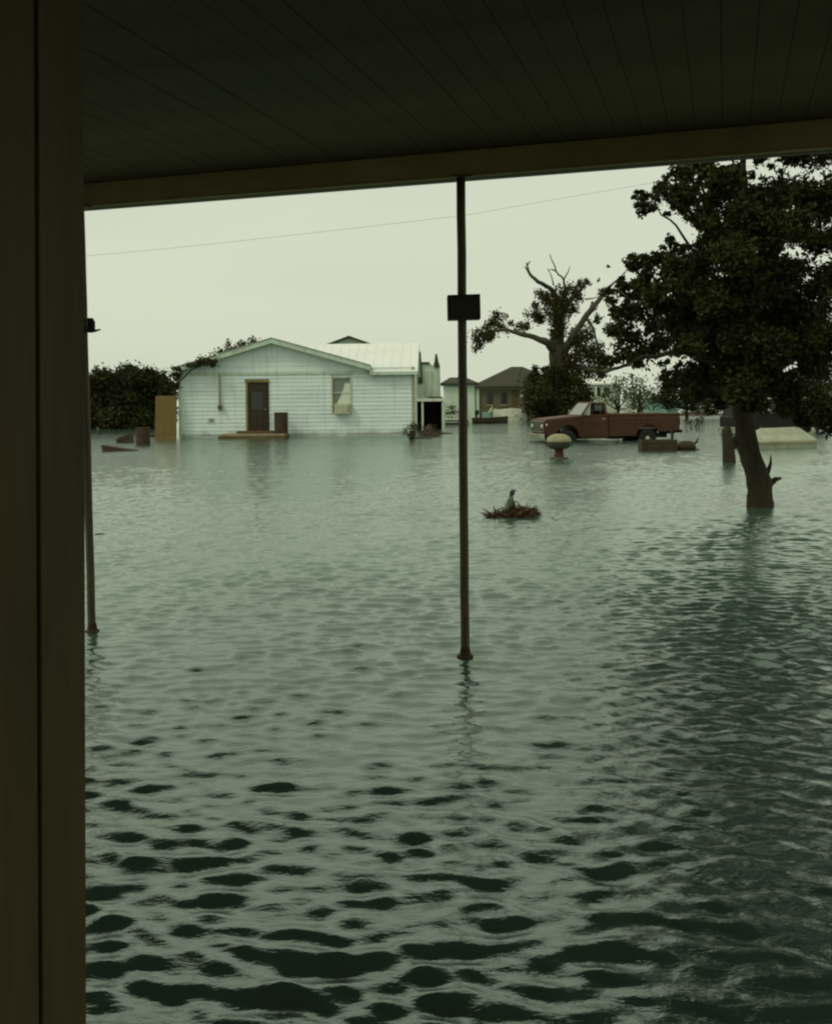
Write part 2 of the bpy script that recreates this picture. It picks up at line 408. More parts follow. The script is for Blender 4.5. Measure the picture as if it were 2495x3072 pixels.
# ================================================================== PORCH (where the photographer stands)
PW = Wall(Vector((-2.14, 6.64, 0)), Vector((1.95, 5.37, 0)))     # line of the posts and beam
BEAM_Z, CEIL_Z = 2.81, 2.965
def build_porch():
    t = thing('porch', 'dark shaded porch with plank ceiling, long beam and thin pipe posts standing in the flood', 'porch', (0, 0, GZ))
    # beam: board face, lower lip, soffit strip
    MB().wbox(PW, -1.2, 6.2, -0.02, 0.02, BEAM_Z + 0.012, CEIL_Z - 0.002).build('beam', 'porch_paint', t, bevel=0.004)
    MB().wbox(PW, -1.2, 6.2, 0.022, 0.09, BEAM_Z - 0.004, CEIL_Z + 0.05).build('fascia', 'post', t, bevel=0.004)
    MB().wbox(PW, -1.2, 6.2, -0.028, 0.0205, BEAM_Z, BEAM_Z + 0.010).build('beam_lip', 'porch_paint', t)
    # ceiling planks, tongue and groove, running from the house wall out to the beam
    w, gap = 0.138, 0.0032
    n = 54
    src = None
    for i in range(n):
        u0 = -1.25 + i * w
        if src is None:
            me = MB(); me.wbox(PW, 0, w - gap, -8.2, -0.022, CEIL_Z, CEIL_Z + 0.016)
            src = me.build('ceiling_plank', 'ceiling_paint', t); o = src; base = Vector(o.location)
        else:
            o = src.copy(); col.objects.link(o); o.parent = t
        o.location = Vector((PW.u.x * u0, PW.u.y * u0, random.uniform(-0.0015, 0.0015)))
    MB().wbox(PW, -1.2, 6.2, -8.1, -0.03, CEIL_Z + 0.005, CEIL_Z + 0.0125).build('ceiling_backing', 'ceiling_paint', t)
    MB().wbox(PW, -1.4, 6.4, -8.3, 0.45, CEIL_Z + 0.055, CEIL_Z + 0.13).build('roof_light_block', 'dark_shingle', t)  # unseen slab added above the ceiling to block light
    # the side wall on the left, vertical boards, and an unseen back wall added to block light from behind
    end = at(257, 1300, 2.25)
    u_e = (Vector((end.x, end.y, 0)) - PW.a).dot(PW.u); v_e = (Vector((end.x, end.y, 0)) - PW.a).dot(PW.v)
    bw = 0.16; lean = 0.0215                      # the old wall leans inward a little
    def lbox(u0, u1, v0, v1, z0, z1):
        a, b = lean * (z0 - CAM_H), lean * (z1 - CAM_H)
        return MB().hexa([PW.P(u0 + a, v0, z0), PW.P(u1 + a, v0, z0), PW.P(u1 + a, v1, z0), PW.P(u0 + a, v1, z0)], [PW.P(u0 + b, v0, z1), PW.P(u1 + b, v0, z1), PW.P(u1 + b, v1, z1), PW.P(u0 + b, v1, z1)])
    for i in range(22):
        v1 = v_e - i * bw
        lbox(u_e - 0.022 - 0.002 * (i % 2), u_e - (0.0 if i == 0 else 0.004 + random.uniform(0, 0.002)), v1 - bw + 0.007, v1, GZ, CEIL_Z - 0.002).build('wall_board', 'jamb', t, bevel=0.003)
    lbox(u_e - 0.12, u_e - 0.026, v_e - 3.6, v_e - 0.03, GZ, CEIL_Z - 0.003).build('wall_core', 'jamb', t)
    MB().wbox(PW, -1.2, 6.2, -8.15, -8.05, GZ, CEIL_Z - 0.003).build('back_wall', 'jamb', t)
    # pipe posts
    def post(u, lean):
        a = PW.P(u, -0.05, GZ); b = PW.P(u, -0.05, BEAM_Z + 0.002); b.x += lean
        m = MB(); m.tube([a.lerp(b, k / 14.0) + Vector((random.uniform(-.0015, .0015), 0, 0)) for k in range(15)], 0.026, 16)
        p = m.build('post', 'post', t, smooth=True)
        MB().lathe([(0.028, -0.27), (0.050, -0.27), (0.052, -0.01), (0.047, 0.012), (0.033, 0.02), (0.028, 0.06)], PW.P(u, -0.05, 0.0), 16).build('wave_shadow_ring', 'rust', p, smooth=False)  # dark ring put in for the wave shadow and meniscus at the waterline
        q = b.copy(); MB().box(q.x - 0.06, q.x + 0.06, q.y - 0.045, q.y + 0.045, BEAM_Z - 0.012, BEAM_Z - 0.002).build('top_plate', 'post', p)
        return p, a, b
    c = wat(1402, 1965); uc = (Vector((c.x, c.y, 0)) - PW.a).dot(PW.u)
    l = wat(290, 1892); ul = (Vector((l.x, l.y, 0)) - PW.a).dot(PW.u)
    p, a, b = post(uc, 0.0)
    pl, al, bl = post(ul, -0.02)
    # bracket and hook on the left post
    y0 = al.y
    h = at(272, 975, y0 - 0.03)
    MB().lathe([(0.012, -0.05), (0.03, -0.045), (0.032, 0.02), (0.018, 0.045)], h, 10).tube([h + Vector((0, 0, -0.03)), h + Vector((0.03, 0, -0.038)), h + Vector((0.066, 0, -0.03))], [0.012, 0.009, 0.004], 6).build('bracket', 'black', pl, smooth=True)
    k = at(300, 1603, y0 - 0.02)
    MB().tube([k - Vector((0.03, 0, 0)), k + Vector((0.03, 0, 0.004))], [0.006, 0.004], 6).build('nail', 'rust', pl)
    return a, b
pa, pb = build_porch()

# small box strapped on the central post
bx0 = at(1391, 922, pa.y - 0.04)
t = thing('post_box', 'small dark square box fixed around the central porch post', 'box', bx0)
s = 0.094
MB().hexa([bx0 + Vector(p) for p in [(-s, -.045, -.073), (s, -.045, -.070), (s, .07, -.070), (-s, .07, -.073)]],
          [bx0 + Vector(p) for p in [(-s - .002, -.045, .068), (s - .002, -.045, .072), (s - .002, .07, .072), (-s - .002, .07, .068)]]).build('case', 'dark_box', t, bevel=0.004)
MB().box(bx0.x - s + .012, bx0.x + s - .014, bx0.y - .052, bx0.y - .0455, bx0.z - .058, bx0.z + .056).build('lid', 'dark_box', t, bevel=0.002)
for dx in (-.07, .066):
    MB().lathe([(.005, -.004), (.005, .0)], (bx0.x + dx, bx0.y - .0525, bx0.z + .04), 8, 'Y').build('screw', 'rust', t)

# ================================================================== WHITE HOUSE
HW = Wall(wat(540, 1316), wat(1243, 1309))
def build_house():
    L = HW.len
    t = thing('white_house', 'white clapboard house with a low front gable standing in the flood', 'house', HW.P(L / 2, 0, GZ))
    z_e = HW.uz(540, 1108)[1]                               # eaves
    ua, za = HW.uz(818, 1022)                               # underside of the ridge at the gable wall
    u_l, u_r = 0.0, HW.uz(1108, 1115)[0]
    z_f = HW.uz(800, 1125)[1]                               # frieze
    # openings
    d0, _ = HW.uz(738, 1200); d1, dz1 = HW.uz(806, 1140); dz0 = HW.uz(770, 1292)[1]
    w0, wz1 = HW.uz(995, 1130); w1, wz0 = HW.uz(1056, 1240)
    # solid core behind the boards
    core = [HW.P(0.02, 0.06, GZ), HW.P(L - 0.02, 0.06, GZ), HW.P(L - 0.02, 0.06, z_e - .02), HW.P(u_r, 0.06, z_e - .02), HW.P(ua, 0.06, za - .03), HW.P(0.02, 0.06, z_e - .05)]
    MB().poly(core, HW.v * 8.4).build('wall', 'siding', t)
    # clapboards, each lapped over the one below, cut round the door and the window
    h = 0.178
    z = -0.20; k = 0
    def board(u0, u1, z0, z1):
        if u1 - u0 < 0.05: return
        j = random.uniform(-.003, .003); bt = 0.019 + random.uniform(0, .004)
        MB().hexa([HW.P(u0, -bt + j, z0), HW.P(u1, -bt + j, z0), HW.P(u1, 0.055, z0), HW.P(u0, 0.055, z0)],
                  [HW.P(u0, -0.004, z1), HW.P(u1, -0.004, z1), HW.P(u1, 0.055, z1), HW.P(u0, 0.055, z1)]).build('clapboard', 'siding', t)
    while z < z_f - 0.02:
        z1 = min(z + h - 0.004, z_f)
        cuts = []
        if z1 > dz0 and z < dz1: cuts.append((d0 - .005, d1 + .005))
        if z1 > wz0 and z < wz1: cuts.append((w0 - .005, w1 + .005))
        u = 0.09
        for c0, c1 in cuts: board(u, c0, z, z1); u = c1
        # a butt joint in the long boards
        end = L - 0.10
        jn = u + (end - u) * random.uniform(0.35, 0.65)
        board(u, jn - .002, z, z1); board(jn + .002, end, z, z1)
        z += h
    # frieze board then smooth gable boards
    MB().wbox(HW, 0.0, u_r + 0.1, -0.045, 0.05, z_f + 0.004, z_f + 0.13).build('frieze_board', 'trim', t, bevel=0.004)
    z = z_f + 0.134
    while z < za - 0.06:
        z1 = min(z + 0.235, za - 0.03)
        def span(zz):
            f = max(0.0, min(1.0, (zz - z_e) / (za - z_e)))
            return 0.03 + (ua - .03) * f, u_r + (ua - u_r) * f
        a0, a1 = span(z); b0, b1 = span(z1)
        a0, a1, b0, b1 = a0 - .04, a1 + .04, b0 + .0, b1 - .0
        if b1 - b0 < 0.02: b0 = b1 = ua; b0 -= .01; b1 += .01
        MB().hexa([HW.P(a0, -0.016, z), HW.P(a1, -0.016, z), HW.P(a1, .055, z), HW.P(a0, .055, z)],
                  [HW.P(b0, -0.006, z1), HW.P(b1, -0.006, z1), HW.P(b1, .055, z1), HW.P(b0, .055, z1)]).build('gable_board', 'siding', t)
        z += 0.238
    MB().wbox(HW, u_r + 0.1, L, -0.012, 0.05, z_f + 0.004, z_e - 0.005).build('gable_board', 'siding', t)
    # corner boards
    MB().wbox(HW, -0.02, 0.088, -0.05, 0.09, GZ, z_f).build('corner_board', 'trim', t, bevel=.004)
    MB().wbox(HW, L - 0.098, L + 0.04, -0.05, 0.09, GZ, z_e - 0.006).build('corner_board', 'trim_beige', t, bevel=.004)
    # gable roof, thick slabs with a rake board and a dark drip edge
    ov = 0.34
    slope = (za - z_e) / (ua - u_l)
    ue_l = -0.22; ze_l = z_e - 0.22 * slope
    ue_r = u_r + 0.05; ze_r = z_e - 0.05 * slope
    zt = 0.03
    for nm, (ua0, za0), (ub0, zb0) in (('roof', (ue_l, ze_l), (ua, za)), ('roof', (ua, za), (ue_r, ze_r))):
        r = MB(); r.poly([HW.P(ua0, -ov, za0 + zt), HW.P(ub0, -ov, zb0 + zt), HW.P(ub0, -ov, zb0 + zt + .07), HW.P(ua0, -ov, za0 + zt + .07)], HW.v * (9.2))
        ro = r.build(nm, 'shingle', t)
        rb = MB(); rb.poly([HW.P(ua0, -ov - .03, za0 - .13), HW.P(ub0, -ov - .03, zb0 - .13), HW.P(ub0, -ov - .03, zb0 + .075), HW.P(ua0, -ov - .03, za0 + .075)], HW.v * 0.028)
        rb.build('rake_board', 'trim', ro)
        de = MB(); de.poly([HW.P(ua0, -ov - .05, za0 + .078), HW.P(ub0, -ov - .05, zb0 + .078), HW.P(ub0, -ov - .05, zb0 + .125), HW.P(ua0, -ov - .05, za0 + .125)], HW.v * 0.3)
        de.build('drip_edge', 'shingle', ro)
        so = MB(); so.poly([HW.P(ua0, -ov, za0 - .12), HW.P(ub0, -ov, zb0 - .12), HW.P(ub0, -ov, zb0 - .10), HW.P(ua0, -ov, za0 - .10)], HW.v * (ov - .02))
        so.build('soffit', 'trim_beige', ro)
    # side wing: bright metal roof rising away from the eaves, seams proud
    ze = HW.uz(1180, 1118)[1]
    vr, zr = 4.35, 4.36
    def zwing(v): return ze + (zr - ze) * (v + .25) / (vr + .25)
    wu0, wu1 = ue_r - .02, L + 0.18
    top = [(wu0, -.25), (wu1, -.25), (wu1, vr), (ua + .25, vr), (wu0, .05)]          # the valley runs up beside the front gable
    m = MB(); m.poly([HW.P(u, v, zwing(v)) for u, v in top], (0, 0, .05))
    wr = m.build('wing_roof', 'metal_roof', t)
    m = MB(); m.poly([HW.P(ua + .25, vr + .002, zr), HW.P(ua + .25, 8.6, ze), HW.P(ua + .25, 8.6, ze + .05), HW.P(ua + .25, vr + .002, zr + .05)], HW.u * (wu1 - ua - .25))
    m.build('wing_roof', 'metal_roof', t)
    u = ua + .6
    while u < wu1:
        v0 = -.25 if u > wu0 else .05 + (vr - .05) * (wu0 - u) / (wu0 - ua - .25)
        m = MB(); m.poly([HW.P(u, v0, zwing(v0) + .051), HW.P(u, vr, zr + .051), HW.P(u, vr, zr + .066), HW.P(u, v0, zwing(v0) + .066)], HW.u * 0.02)
        m.build('seam', 'metal_roof', wr); u += 0.42
    MB().wbox(HW, wu0, wu1, -.28, -.252, ze - .10, ze + .052).build('eave_fascia', 'trim', wr)
    MB().wbox(HW, wu0, wu1, -.25, -.05, ze - .10, ze - .085).build('eave_soffit', 'dark_shingle', wr)
    m = MB(); m.poly([HW.P(L - .01, .06, z_e - .1), HW.P(L - .01, 8.4, z_e - .1), HW.P(L - .01, vr, zr - .03)], HW.u * -0.05); m.build('wing_gable', 'siding', t)
    # door: dark opening with an ochre frame, a panelled door standing in it
    dr = MB().wbox(HW, d0 + .10, d1 - .09, 0.00, 0.05, dz0, dz1 - .10).build('door', 'door', t)
    MB().wbox(HW, d0, d0 + .098, -.055, 0.05, dz0 - .03, dz1 - .102).build('door_frame', 'door_frame', dr, bevel=.004)
    MB().wbox(HW, d1 - .088, d1, -.055, 0.05, dz0 - .03, dz1 - .102).build('door_frame', 'door', dr, bevel=.004)
    MB().wbox(HW, d0 - .03, d1 + .03, -.065, 0.05, dz1 - .10, dz1 + .01).build('door_head', 'door_frame', dr, bevel=.004)
    dm = (d0 + d1) / 2
    for a, b, c, e in ((-.26, -.05, .18, .72), (.05, .26, .18, .72), (-.26, .26, .92, 1.72)):
        pm = 'door' if e < 1 else 'dark_pane'
        MB().wbox(HW, dm + a, dm + b, -.016, -.001, dz0 + c, dz0 + e).build('door_panel', pm, dr, bevel=.006)
    MB().lathe([(.012, -.05), (.03, -.045), (.03, -.02), (.012, -.001)], HW.P(d1 - .16, 0, dz0 + .95), 10, 'Y').build('handle', 'chrome', dr)
    # window: frame, sill, two sashes, drawn-aside curtain, and the air conditioner in the lower sash
    wo = MB().wbox(HW, w0 + .06, w1 - .06, .02, .045, wz0 + .05, wz1 - .06).build('window', 'pane', t)
    for a, b, c, e in ((w0, w0 + .06, wz0, wz1), (w1 - .06, w1, wz0, wz1), (w0 + .061, w1 - .061, wz1 - .06, wz1), (w0 + .061, w1 - .061, wz0, wz0 + .05)):
        MB().wbox(HW, a, b, -.05, .05, c, e).build('window_frame', 'trim_beige' if b <= w0 + .07 else 'trim', wo, bevel=.004)
    zm = (wz0 + wz1) / 2 + .1
    MB().wbox(HW, w0 + .061, w1 - .061, -.02, .018, zm - .02, zm + .025).build('sash_rail', 'trim', wo)
    cu = MB(); wi0, wi1 = w0 + .08, w1 - .075
    zc0, zc1 = wz0 + .42, wz1 - .30
    cu.poly([HW.P(wi0 + .12, .004, zc0), HW.P(wi1, .004, zc0), HW.P(wi1, .004, zc1), HW.P(wi1 - .22, .004, zc1), HW.P(wi0 + .36, .004, zc0 + .45)], HW.v * .012)
    cu.build('curtain', 'curtain', wo)
    a0, az1 = HW.uz(1005, 1211); a1, az0 = HW.uz(1053, 1241)
    ac = MB().wbox(HW, a0, a1, -.34, 0.0, az0, az1).build('air_conditioner', 'ac', t, bevel=.012)
    for i in range(5):
        zz = az0 + .07 + i * .065
        MB().wbox(HW, a0 + .05, a1 - .16, -.352, -.341, zz, zz + .03).build('louvre', 'ac', ac)
    MB().wbox(HW, a1 - .13, a1 - .03, -.350, -.341, az0 + .06, az1 - .05).build('control_panel', 'grey_metal', ac)
    # electric service: mast, conduit, meter
    q0, qz0 = HW.uz(662, 1222); _, qz1 = HW.uz(660, 1075)
    cd = MB().tube([HW.P(q0, -.10, qz0), HW.P(q0, -.10, z_f), HW.P(q0 - .03, -.12, z_f + .1)], .04, 10).build('conduit', 'trim_beige', t, smooth=True)
    MB().wbox(HW, q0 - .10, q0 + .10, -.16, -.036, qz0 - .12, qz0 + .12).build('meter_box', 'grey_metal', cd, bevel=.01)
    MB().lathe([(.07, -.26), (.07, -.18), (.07, -.161)], HW.P(q0, 0, qz0 + .01), 14, 'Y').build('meter', 'dark_box', cd)
    e0, ez0 = HW.uz(655, 1062)
    MB().tube([HW.P(e0 + .1, -.42, ez0 - .35), HW.P(e0 + .05, -.42, ez0 - .05), HW.P(e0 - .15, -.42, ez0 + .08), HW.P(e0 - .32, -.42, ez0 - .02)], [.055, .055, .06, .035], 10).build('weatherhead', 'white_paint', t, smooth=True)
    f0, fz0 = HW.uz(635, 1259)
    MB().wbox(HW, f0 - .09, f0 + .09, -.10, -.036, fz0 - .06, fz0 + .06).tube([HW.P(f0, -.07, fz0 - .06), HW.P(f0 - .2, -.06, fz0 - .14)], .015, 6).build('tap', 'grey_metal', t)
    # skirt under the lowest boards
    MB().wbox(HW, 0.09, L - .10, -0.022, .055, GZ, -.21).build('skirt', 'slab_side', t)
    return dz0, d0, d1
DZ0, DD0, DD1 = build_house()

# stoop, barrel on it
s0, sz = HW.uz(672, 1303); s1, _ = HW.uz(868, 1303)
sv = -0.04
st = thing('concrete_stoop', 'low brown concrete stoop below the dark front door of the white house', 'stoop', HW.P((s0 + s1) / 2, -.8, GZ))
MB().wbox(HW, s0, s1, -1.25, sv, GZ, sz - .05).build('block', 'slab_side', st, bevel=.02)
MB().wbox(HW, s0 + .05, s1 - .03, -1.22, sv, sz - .049, sz + .03).build('top_slab', 'concrete', st, bevel=.012)
MB().wbox(HW, DD0 - .35, DD1 + .6, -.55, sv, sz + .031, DZ0 - .005).build('upper_step', 'slab_side', st, bevel=.012)
def barrel(name, c, r, h, label, m='rust', tilt=None):
    t = thing(name, label, 'barrel', c)
    prof = [(r * .94, 0), (r, .02), (r, h * .32), (r * 1.03, h * .335), (r, h * .35), (r, h * .65), (r * 1.03, h * .665), (r, h * .68), (r, h - .02), (r * .97, h), (r * .93, h), (r * .92, h - .025)]
    MB().lathe(prof, c, 22).build('drum', m, t, smooth=False)
    MB().lathe([(r * 1.025, h - .03), (r * 1.035, h - .015), (r * 1.025, h + .004), (r * .98, h + .004)], c, 22).build('rim', m, t, smooth=True)
    return t
bu = HW.uz(850, 1290)[0]
barrel('barrel', HW.P(bu, -.62, sz + .03), .30, .93, 'dark rusty barrel standing on the stoop beside the front door')

# brown panel leaning on the left corner, dark growth above it
pu0, pz1 = HW.uz(474, 1188); pu1, _ = HW.uz(536, 1188)
pn = thing('brown_panel', 'tall plain brown panel propped against the left corner of the white house', 'panel', HW.P((pu0 + pu1) / 2, -.5, GZ))
MB().hexa([HW.P(pu0 - .02, -.62, GZ), HW.P(pu1, -.62, GZ), HW.P(pu1, -.52, GZ), HW.P(pu0 - .02, -.52, GZ)],
          [HW.P(pu0, -.36, pz1), HW.P(pu1, -.36, pz1), HW.P(pu1, -.27, pz1), HW.P(pu0, -.27, pz1)]).build('sheet', 'brown_panel', pn, bevel=.006)
for zz in (.25, 1.35):
    MB().hexa([HW.P(pu0 + .02, -.66 + .13 * (zz + .3) + .02, zz), HW.P(pu1 - .02, -.66 + .13 * (zz + .3) + .02, zz), HW.P(pu1 - .02, -.60 + .13 * (zz + .3), zz), HW.P(pu0 + .02, -.60 + .13 * (zz + .3), zz)],
              [HW.P(pu0 + .02, -.645 + .13 * (zz + .3) + .02, zz + .1), HW.P(pu1 - .02, -.645 + .13 * (zz + .3) + .02, zz + .1), HW.P(pu1 - .02, -.585 + .13 * (zz + .3), zz + .1), HW.P(pu0 + .02, -.585 + .13 * (zz + .3), zz + .1)]).build('batten', 'brown_panel', pn)
Yh = HW.P(0, 0, 0).y
vn = thing('climbing_vine', 'dark vine hanging over the left eaves of the white house', 'vine', HW.P(-.1, -.3, GZ))
limb('stem', [(HW.P(-.22, -.2, GZ), .05), (HW.P(-.16, -.25, 1.2), .05), (HW.P(-.12, -.3, 2.4), .04), (HW.P(.6, -.45, 3.0), .03), (HW.P(1.5, -.5, 3.4), .02)], vn, 'bark', amt=.04)
def hp(px, py, v=-.3):
    u, z = HW.uz(px, py); return HW.P(u, v, z)
leaf_mesh('foliage', [(hp(528, 1125, -.2), (.22, .3, .3), 260), (hp(530, 1165, -.2), (.2, .25, .35), 240), (hp(545, 1108, -.4), (.3, .25, .1), 120), (hp(580, 1096, -.45), (.3, .2, .12), 100),
                      (hp(622, 1085, -.5), (.32, .25, .2), 240), (hp(645, 1092, -.5), (.22, .2, .2), 160), (hp(600, 1098, -.45), (.2, .2, .12), 70)], .14, 'leaf_hedge', vn, 6)
# tree behind the roof, its top showing over the left slope
bt = thing('backyard_tree', 'leafy treetop showing just above the left roof slope of the white house', 'tree', at(680, 1316, 56) * 1 - Vector((0, 0, at(680, 1316, 56).z - GZ)))
limb('trunk', [(Vector((bt.location.x, 56, GZ)), .2), (at(680, 1150, 56), .15), (at(700, 1060, 56), .06)], bt, 'bark')
leaf_mesh('crown', [(at(660, 1062, 56), (.45, .6, .35), 260), (at(690, 1050, 56), (.4, .5, .3), 220), (at(725, 1040, 56), (.45, .5, .3), 220), (at(755, 1025, 56), (.4, .5, .22), 160), (at(685, 1030, 56), (.18, .2, .2), 50), (at(640, 1085, 56), (.6, .6, .4), 220)], .17, 'leaf_bush', bt, 6)

# rear gable peeping over the wing ridge
def rear_house():
    Y = 58.0
    a = at(900, 1300, Y); b = at(1190, 1300, Y)
    W = Wall(a, b); um = W.uz(1047, 1005)[0]; z1 = W.uz(1047, 1008)[1]; ze = z1 - 1.25
    hw = (W.uz(1118, 1033)[0] - um); sl = (z1 - W.uz(1118, 1033)[1]) / hw
    he = 1.25 / sl
    t = thing('rear_house', 'small gable with dark roof edges peeping over the bright metal roof', 'house', W.P(um, 3, GZ))
    MB().poly([W.P(um - he + .3, 0, GZ), W.P(um + he - .3, 0, GZ), W.P(um + he - .3, 0, ze + .1), W.P(um, 0, z1 - .12), W.P(um - he + .3, 0, ze + .1)], W.v * 7).build('wall', 'pale_wall', t)
    for sg in (-1, 1):
        MB().poly([W.P(um + sg * he, -.35, ze), W.P(um, -.35, z1), W.P(um, -.35, z1 - .11), W.P(um + sg * he, -.35, ze - .11)], W.v * 7.6).build('roof', 'dark_shingle', t)
rear_house()

# ================================================================== STREET BEYOND, centre
def slab_roof_box(name, label, cat, px0, px1, py_top, py_eave, Y, depth, wallm, roofm, over=.25, hip=True, apex=None):
    a = at(px0, 1300, Y); b = at(px1, 1300, Y); W = Wall(a, b); L = W.len
    ze = W.uz((px0 + px1) / 2, py_eave)[1]
    t = thing(name, label, cat, W.P(L / 2, depth / 2, GZ))
    MB().wbox(W, 0, L, 0, depth, GZ, ze).build('wall', wallm, t)
    ua = W.uz(apex[0], py_top)[0] if apex else L / 2; ub = W.uz(apex[1], py_top)[0] if apex else L / 2
    # apex sits over the middle of the depth
    zt = CAM_H + (at((px0 + px1) / 2, py_top, Y + depth / 2).z - CAM_H)
    e = [W.P(-over, -over, ze), W.P(L + over, -over, ze), W.P(L + over, depth + over, ze), W.P(-over, depth + over, ze)]
    low = [p - Vector((0, 0, .14)) for p in e]
    r0, r1 = W.P(ua, depth / 2, zt), W.P(ub, depth / 2, zt)
    m = MB(); m.add(low + e + [r0, r1], [(3, 2, 1, 0), (0, 1, 5, 4), (1, 2, 6, 5), (2, 3, 7, 6), (3, 0, 4, 7), (4, 5, 9, 8), (5, 6, 9), (6, 7, 8, 9), (7, 4, 8)])
    m.build('roof', roofm, t)
    return t, W, ze
ht, hW, hze = slab_roof_box('hip_roof_house', 'tan house with a dark hipped roof behind the moored boats', 'house', 1428, 1690, 1100, 1158, 84, 7.0, 'tan_brick', 'dark_shingle', .35, apex=(1545, 1580))
def onwall(t, W, px0, px1, py0, py1, name, m, v0=-.06, v1=-.002):
    u0, z1 = W.uz(px0, py0); u1, z0 = W.uz(px1, py1)
    return MB().wbox(W, u0, u1, v0, v1, z0, z1).build(name, m, t)
onwall(ht, hW, 1428, 1437, 1162, 1262, 'pilaster', 'pale_wall', -.12)
onwall(ht, hW, 1429, 1690, 1158, 1165, 'frieze', 'trim_beige', -.03)
for a, b in ((1460, 1478), (1502, 1520)):
    w = onwall(ht, hW, a, b, 1178, 1214, 'window', 'dark_pane', -.02); onwall(w, hW, a - 2, b + 2, 1214, 1217, 'sill', 'trim_beige', -.08)
w = onwall(ht, hW, 1560, 1577, 1168, 1192, 'window', 'curtain', -.03)
onwall(ht, hW, 1535, 1552, 1172, 1245, 'door', 'slab_side', -.03)

et, eW, eze = slab_roof_box('low_shed', 'pale shed with a low dark roof right behind the central porch post', 'shed', 1335, 1424, 1132, 1149, 74, 4.0, 'pale_wall', 'dark_shingle', .3, apex=(1352, 1400))
onwall(et, eW, 1340, 1392, 1151, 1159, 'eave_shadow_strip', 'teal_wall', -.10)  # teal strip painted in as the shadow under the eaves
# thin leaning aerial mast by that shed
am = thing('aerial_mast', 'thin leaning aerial mast rising from the low dark shed roof', 'mast', at(1373, 1142, 75.5))
MB().tube([at(1373, 1146, 75.5), at(1381, 1062, 75.5), at(1385, 1000, 75.5)], [.05, .04, .03], 6).build('pole', 'dark_shingle', am)
MB().tube([at(1371, 1012, 75.5), at(1399, 1010, 75.5)], .02, 5).tube([at(1375, 1022, 75.5), at(1396, 1020, 75.5)], .02, 5).build('cross_bars', 'dark_shingle', am)

# pale tall building with two dark pointed ends, dark carport below it
def spired():
    Y = 62.0
    W = Wall(at(1235, 1300, Y), at(1331, 1300, Y)); L = W.len
    t = thing('spired_building', 'tall pale building with two dark pointed peaks behind the white house', 'building', W.P(L / 2, 2.5, GZ))
    zt = W.uz(1290, 1090)[1]
    def up(px, py): return W.uz(px, py)
    pts = [(1235, 1290), (1331, 1290), (1331, 1196), (1322, 1190), (1319, 1094), (1308, 1072), (1298, 1098), (1290, 1090), (1264, 1086), (1262, 1075), (1252, 1120), (1235, 1125)]
    P = []
    for a, b in pts:
        u, z = W.uz(a, b); P.append(W.P(u, 0, GZ if b == 1290 else z))
    MB().poly(P, W.v * 5).build('wall', 'pale_wall', t)
    for c, x0, x1, top, bot in ((0, 1254, 1268, 1056, 1150), (1, 1301, 1318, 1062, 1102)):
        u0, zb = W.uz(x0, bot); u1, _ = W.uz(x1, bot); um, zz = W.uz((x0 + x1) / 2 - 2, top)
        MB().poly([W.P(u0, -.14, zb), W.P(u1, -.14, zb), W.P(um + .06, -.14, zz), W.P(um - .04, -.14, zz)], W.v * .5).build('peak', 'dark_shingle', t)
    u0, z0 = W.uz(1264, 1092); u1, z1 = W.uz(1288, 1086)
    MB().wbox(W, u0, u1, -.1, .2, z0, z1).build('ridge_cap', 'dark_shingle', t)
    for x in (1276, 1292, 1310):
        onwall(t, W, x, x + 4, 1112, 1190, 'batten', 'trim', -.08)
    # carport
    CW = Wall(at(1244, 1300, 56), at(1331, 1300, 56)); L2 = CW.len
    c = thing('carport', 'dark open carport with a pale fascia at the back corner of the white house', 'carport', CW.P(L2 / 2, 2, GZ))
    zf1 = CW.uz(1290, 1195)[1]; zf0 = CW.uz(1290, 1204)[1]
    MB().wbox(CW, 0, L2, -.03, 4, zf0 + .02, zf1).build('flat_roof', 'dark_shingle', c)
    MB().wbox(CW, 0, L2, -.08, -.031, zf0, zf1).build('fascia', 'white_paint', c)
    MB().wbox(CW, 0, L2, 3.9, 4.0, GZ, zf0 + .019).build('back_wall', 'door', c)
    MB().wbox(CW, 0, .1, 0, 3.89, GZ, zf0 + .019).build('side_wall', 'door', c)
    MB().wbox(CW, L2 - .1, L2, 0, 3.89, GZ, zf0 + .019).build('side_wall', 'door', c)
    for x in (1264, 1325):
        u, _ = CW.uz(x, 1230); MB().wbox(CW, u, u + .11, -.02, .09, GZ, zf0 - .001).build('post', 'white_paint', c)
    u0, zz = CW.uz(1283, 1192); u1, _ = CW.uz(1327, 1192)
    MB().wbox(CW, u0, u1, .3, .9, zf1 + .001, zf1 + .09).build('roof_plank', 'dark_shingle', c)
spired()

